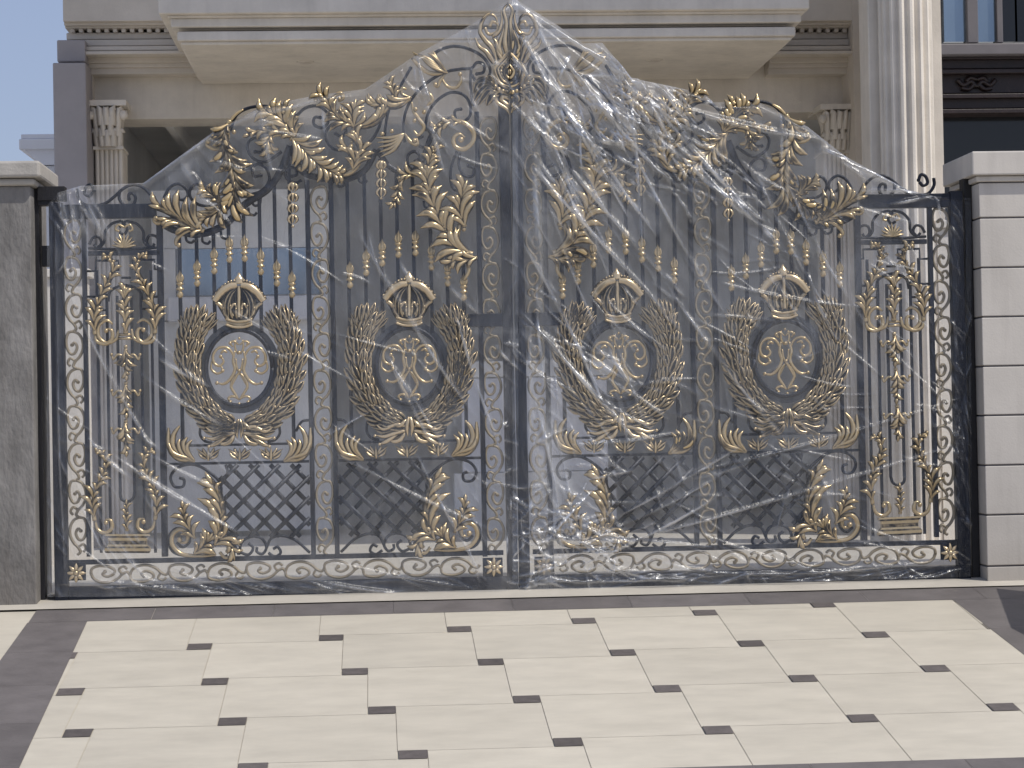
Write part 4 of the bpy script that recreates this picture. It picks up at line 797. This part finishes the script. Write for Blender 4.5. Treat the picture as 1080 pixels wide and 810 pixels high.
# soffit lining
a, b = P(193,45,YF+.05), P(833,45,YF+.05); zf = a.z-.004
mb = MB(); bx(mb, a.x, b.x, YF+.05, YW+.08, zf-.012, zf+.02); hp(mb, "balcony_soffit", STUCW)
for lx_, ly_ in ((322,64),(690,62)):
    t_ = P(lx_, ly_, 0)-CAM; q_ = CAM + t_*((zf-.012-CAM.z)/t_.z); mb = MB(); mb.lathe((q_.x, q_.y, zf-.03), [(.055,0),(.068,.006),(.068,.02)], 20); mb.lathe((q_.x, q_.y, zf-.034), [(.04,0),(.04,.003)], 20); hp(mb, 'downlight', STUCD)
zn = P(0,0,0).z
mb = MB(); xa_, xb_ = P(95,100,YW).x, P(905,100,YW).x
bx(mb, xa_, xb_, YW+.12, YW+.6, P(500,120,YW).z, P(500,60,YW).z); hp(mb, "porch_beam", STUC, .006)
for (xa, xb) in ((88, 212), (808, 906)):
    mb = MB()
    for (yt, yb, dd) in ((-60,22,.30),(22.5,26,.25),(26.5,29,.20),(34,41,.12),(41.4,48,.16),(48.4,53,.24),(53.4,57,.28),(60,66,.12),(66.4,71,.09),(71.4,78,.06)):
        x_l = xa-(16 if yt < 57 and xa < 300 else 0); bx(mb, P(x_l,30,YW).x, P(xb,30,YW).x, YW-dd, YW+.5, P((xa+xb)/2,yb,YW-dd).z, P((xa+xb)/2,yt,YW-dd).z)
    k = xa-14 if xa < 300 else xa
    while k < xb-3:
        bp_(mb, k, 34, k+4.5, 29.5, YW-.17, YW+.3); k += 9
    bx(mb, P(xa-(14 if xa < 300 else 0),30,YW).x, P(xb,30,YW).x, YW-.09, YW+.4, P((xa+xb)/2,34,YW).z, P((xa+xb)/2,29,YW).z)
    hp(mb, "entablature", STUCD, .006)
# left square pier and block
mb = MB(); bx(mb, P(56,100,YW-.4).x, P(91,100,YW-.4).x, YW-.4, YW+.3, -.1, P(75,66,YW-.4).z); hp(mb, "corner_pier", GREYP, .01)
mb = MB(); bx(mb, P(60,50,YW-.3).x, P(90,50,YW-.3).x, YW-.3, YW+.3, P(75,65,YW-.3).z, P(75,42,YW-.3).z); hp(mb, "pier_block", GREYP, .01)
# wall piece right of pier, and right wall
mb = MB(); bx(mb, P(90,100,YW).x, P(98,100,YW).x, YW-.02, YW+.6, -.1, P(95,60,YW).z); hp(mb, "wall_return", STUC)
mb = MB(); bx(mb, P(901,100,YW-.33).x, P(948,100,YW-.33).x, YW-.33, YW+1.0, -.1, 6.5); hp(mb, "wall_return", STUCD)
# Corinthian pilasters
def corinth(cx, ytop, half, Y0):
    e = MB(); c = P(cx, 130, Y0); k = (Y0+DIST)/F; hw = half*k; zt_, zb = P(cx,ytop,Y0).z, P(cx,ytop+50,Y0).z
    n = 9
    vs = []; fs = []
    for z_ in (-.1, zb):        # fluted shaft front
        for i in range(49):
            t = i/48; x = c.x-hw+2*hw*t; fl_ = .022*abs(math.sin(t*PI*6))**.5; vs.append((x, Y0+.03-fl_, z_))
    fs = [(i, i+1, 50+i-1+0, 49+i)[:4] for i in range(48)]; fs = [(i, i+1, 49+i+1, 49+i) for i in range(48)]
    e.add(vs, fs, 1, False); bx(e, c.x-hw, c.x+hw, Y0+.03, Y0+.35, -.1, zb)
    s_ = hp(e, "fluted_pilaster", STUC)
    e = MB(); bx(e, c.x-hw*1.08, c.x+hw*1.08, Y0-.03, Y0+.36, zb, zb+.025); bx(e, c.x-hw*1.45, c.x+hw*1.45, Y0-.14, Y0+.4, zt_-.045, zt_)
    e.lathe((c.x, Y0+.12, zb+.02), [(hw*.95,0),(hw*.95,.12),(hw*1.02,.22),(hw*1.35,zt_-zb-.07)], 16, 1, .9)
    H_ = zt_-zb-.06
    for row, (z0_, ln, nn_) in enumerate(((0, .42, 5), (.25, .5, 4), (.5, .45, 5))):
        for i in range(nn_):
            t = (i+.5)/nn_*2-1; xx = c.x+t*hw*.95; zb_ = zb+.02+H_*z0_; L_ = H_*ln; yy = Y0-.03+.10*t*t-.03*row
            e.blade([(xx, zb_), (xx+t*hw*.05, zb_+L_*.5), (xx+t*hw*.14, zb_+L_*.9), (xx+t*hw*.3, zb_+L_*1.0), (xx+t*hw*.4, zb_+L_*.82)], hw*.30, .06, yy, lambda s: 1-.35*s, 1, .05)
    for sd in (-1, 1):
        q = [(c.x+sd*(hw*.3+ .9*hw*t), Y0-.06, zb+H_*(.55+.4*t**.7)) for t in np.linspace(0,1,6)] + [(c.x+sd*(hw*1.2)+sd*hw*.22*math.cos(a), Y0-.08, zb+H_*.84+hw*.22*math.sin(a)) for a in np.linspace(PI/2,-2.4*PI/2,8)]
        e.tube(q, .014, 6)
        e.ball((c.x+sd*hw*1.2, Y0-.09, zb+H_*.83), .04, 8)
    hp(e, "carved_capital", STUC)
corinth(114, 108, 14.5, YW-.06); corinth(882, 112, 14, YW-.06)
# porch room
mb = MB(); xi0, xi1 = P(98,200,YW).x, P(903,200,YW).x
bx(mb, xi0-.05, xi1+.5, YW+5.2, YW+5.4, -.1, 3.9); bx(mb, xi0-.05, xi0+.1, YW+.6, YW+5.2, -.1, 3.9); bx(mb, xi1+.3, xi1+.5, YW+.6, YW+5.2, -.1, 5); hp(mb, "porch_wall", ROOMW)
zc = P(500,126,YW+.6).z
mb = MB(); bx(mb, xi0-.05, xi1+.4, YW+.55, YW+5.3, zc+.12, zc+.3); bx(mb, P(188,140,YW+2).x, P(196,140,YW+2).x, YW+.6, YW+5.2, zc-.02, zc+.125); bx(mb, P(700,140,YW+2).x, P(708,140,YW+2).x, YW+.6, YW+5.2, zc-.02, zc+.125); hp(mb, "porch_ceiling", ROOMW)
# window with pale sill left in the porch, pale door in the middle
Yb = YW+.9
mb = MB(); bp_(mb, 188,311,336,262, Yb, Yb+.05); wn = hp(mb, "window", GLASSB)
mb = MB(); bp_(mb, 176,338,344,312, Yb-.12, Yb+.1); hp(mb, "window_sill", WHITE, .02)
mb = MB(); bp_(mb, 160,560,346,338.5, Yb, Yb+.2); bp_(mb, 160,262,186,338, Yb+.0, Yb+.2); bp_(mb, 338,262,346,338, Yb, Yb+.2); bp_(mb, 160,261.5,346,200, Yb, Yb+.2); hp(mb, "window_wall", ROOMW)
mb = MB(); bp_(mb, 488,497,640,398, Yb, Yb+.1); hp(mb, "pale_door_panel", WHITE, .01)
mb = MB(); bp_(mb, 480,560,650,498, Yb-.02, Yb+.15); bp_(mb, 480,397,650,380, Yb-.02, Yb+.15); hp(mb, "door_frame", ROOMW, .01)
# big fluted column and flat pilaster (right, in sun)
Yc = 2.9; cc = P(963,100,Yc); kk = (Yc+DIST)/F; rc = 29*kk; mb = MB(); vs = []; NF = 16; NS = NF*8
for z_ in (-.1, 7.0):
    for i in range(NS):
        a = 2*PI*i/NS; ph = (i % 8)/8; fl_ = .0 if ph < .2 or ph > .85 else math.sin((ph-.2)/.65*PI)*.035; vs.append((cc.x+(rc-fl_)*math.cos(a), Yc+rc+(rc-fl_)*math.sin(a), z_))
mb.add(vs, [(i, (i+1) % NS, NS+(i+1) % NS, NS+i) for i in range(NS)], 1, False); hp(mb, "fluted_column", STUC)
mb = MB(); bx(mb, P(917,100,3.2).x, P(943,100,3.2).x, 3.2, 3.5, -.1, 7); hp(mb, "flat_pilaster", STUC, .01)
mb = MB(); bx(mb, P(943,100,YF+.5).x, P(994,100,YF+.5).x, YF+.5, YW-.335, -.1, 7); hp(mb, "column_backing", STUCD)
# upper storey and eaves above the picture, which keep the front in shade
mb = MB(); bx(mb, P(75,0,YW).x, P(905,0,YW).x, YW+.05, YW+6, P(500,-20,YW).z, 9); hp(mb, "upper_wall", STUC)
mb = MB(); bx(mb, P(60,0,YW).x-1.0, 5.2, 1.65, YW+4, 7.3, 7.6); hp(mb, "eaves", STUC)
# right wing of the house: window over carved dark wood and dark glazing
Yr = 6.4
wg = empty("house_wing", (P(1060,300,Yr).x, Yr, 0)); tag(wg, "dark wing at far right with blue mirrored window over carved dark wood", "building")
def wp_(mb, name, m_, bev=0): return part(mb, name, m_, wg, bev)
mb = MB(); bp_(mb, 985,45,1150,-120, Yr+.25, Yr+.4); wp_(mb, "window_wall", FRAMEG)
for (a, b, m_) in ((996,1021,GLASSB),(1029,1054,GLASSB),(1054.5,1070,GLASSD),(1071,1110,GLASSD)):
    mb = MB(); bp_(mb, a,44,b,-100, Yr+.15, Yr+.22); wp_(mb, "window_pane", m_)
mb = MB(); bp_(mb, 1021,45,1029,-100, Yr+.08, Yr+.24); bp_(mb, 1052,45,1055,-100, Yr+.10, Yr+.24); wp_(mb, "window_frame", FRAMEG, .006)
mb = MB(); bp_(mb, 985,57,1150,45.5, Yr-.05, Yr+.4); wp_(mb, "window_sill", FRAMEG, .008)
mb = MB()
for (ya, yb, dd) in ((62,57.5,.06),(72,62.4,.12),(77,72.4,.05),(98,77.4,.16),(103,98.4,.05),(114,103.4,.12),(119,114.4,.03)): bp_(mb, 985,ya,1150,yb, Yr+dd, Yr+.5)
wp_(mb, "carved_lintel", WOOD, .006)
mb = MB()
for sx_ in (-1, 1):
    for pts in ([(0,4),(6,-2),(14,2),(20,-4)], [(2,0),(8,6),(16,5)], [(0,-4),(7,-6),(11,-2)]):
        q = [P(1030+sx_*a, 88+b, Yr+.14) for a, b in cat(pts, 5)]; mb.tube([tuple(v) for v in q], .022, 6)
mb.build
wp_(mb, "carved_scrolls", WOOD)
mb = MB(); bp_(mb, 985,640,1150,119.5, Yr+.3, Yr+.5); wp_(mb, "dark_glazing", GLASSD)
for (xa, xb, yt, lab) in ((24, 92, 284, "pale sunlit courtyard wall seen through the gap beside the left post"), (992, 1045, 232, "pale sunlit courtyard wall behind the far right end of the gate")):
    Yy = 3.0; a_, b_ = P(xa, 400, Yy), P(xb, 400, Yy); zt__ = P((xa+xb)/2, yt, Yy).z
    cw = empty("courtyard_wall", ((a_.x+b_.x)/2, Yy, 0)); tag(cw, lab, "wall")
    mb = MB(); bx(mb, a_.x, b_.x, Yy, Yy+.2, -.1, zt__-.06); part(mb, "wall_face", CAPM if False else STUC, cw)
    mb = MB(); bx(mb, a_.x-.02, b_.x+.03, Yy-.03, Yy+.23, zt__-.058, zt__); part(mb, "coping", STUC, cw, .006)
# neighbouring white building
Yn = 12; nb = empty("neighbour_building", (P(60,300,Yn).x, Yn, 0)); tag(nb, "distant white building with flat slab roof behind the left pillar", "building")
mb = MB(); bp_(mb, 20,157,120,146, Yn, Yn+3); bp_(mb, 22,146,120,141, Yn+.05, Yn+3); part(mb, "roof_slab", WHITE, nb, .01)
mb = MB(); a0 = P(26,157.5,Yn+.05); a1 = P(43,174,Yn+.05); e_ = P(120,170,Yn+.05)
mb.add([(a0.x,Yn+.05,a0.z),(a1.x,Yn+.05,a1.z),(e_.x,Yn+.05,a1.z),(e_.x,Yn+.05,a0.z),(a0.x,Yn+2.9,a0.z),(a1.x,Yn+2.9,a1.z),(e_.x,Yn+2.9,a1.z),(e_.x,Yn+2.9,a0.z)], [(0,1,2,3),(4,7,6,5),(0,4,5,1)], 1, False); part(mb, "eaves_cove", WHITE, nb)
mb = MB(); bx(mb, a1.x, e_.x, Yn+.1, Yn+2.8, -.1, a1.z-.003); part(mb, "wall", WHITE, nb)
# unseen block added at the right so its shadow points at the pillar foot
T = R(1051,620); h = .8; top = Vector((T.x, T.y, SZ(T.y)))+Vector((SUN.x, SUN.y, SUN.z))*(h/SUN.z); T2 = R(1080,657); dr = (T2-T); dr.z = 0; dr.normalize(); dr = Vector((dr.x, dr.y, 0))
if dr.y > 0: dr = -dr
mb = MB(); ln = 1.0; e1 = top+dr*ln; nrm = Vector((.5, 0, 0))
d3 = R(1080,632)-T; d3.z = 0; d3 = d3.normalized()*.8
vs = [(top.x,top.y,-.7),(e1.x,e1.y,-.7),(e1.x+d3.x,e1.y+d3.y,-.7),(top.x+d3.x,top.y+d3.y,-.7)]; vs += [(a,b,top.z) for a,b,_ in vs]
mb.add(vs, [(0,3,2,1),(4,5,6,7),(0,1,5,4),(1,2,6,5),(2,3,7,6),(3,0,4,7)], 1, False)
gw = mb.build("shadow_caster_block", CEM); tag(gw, "low unseen cement block added beyond the right edge to throw the dark wedge shadow", "wall")
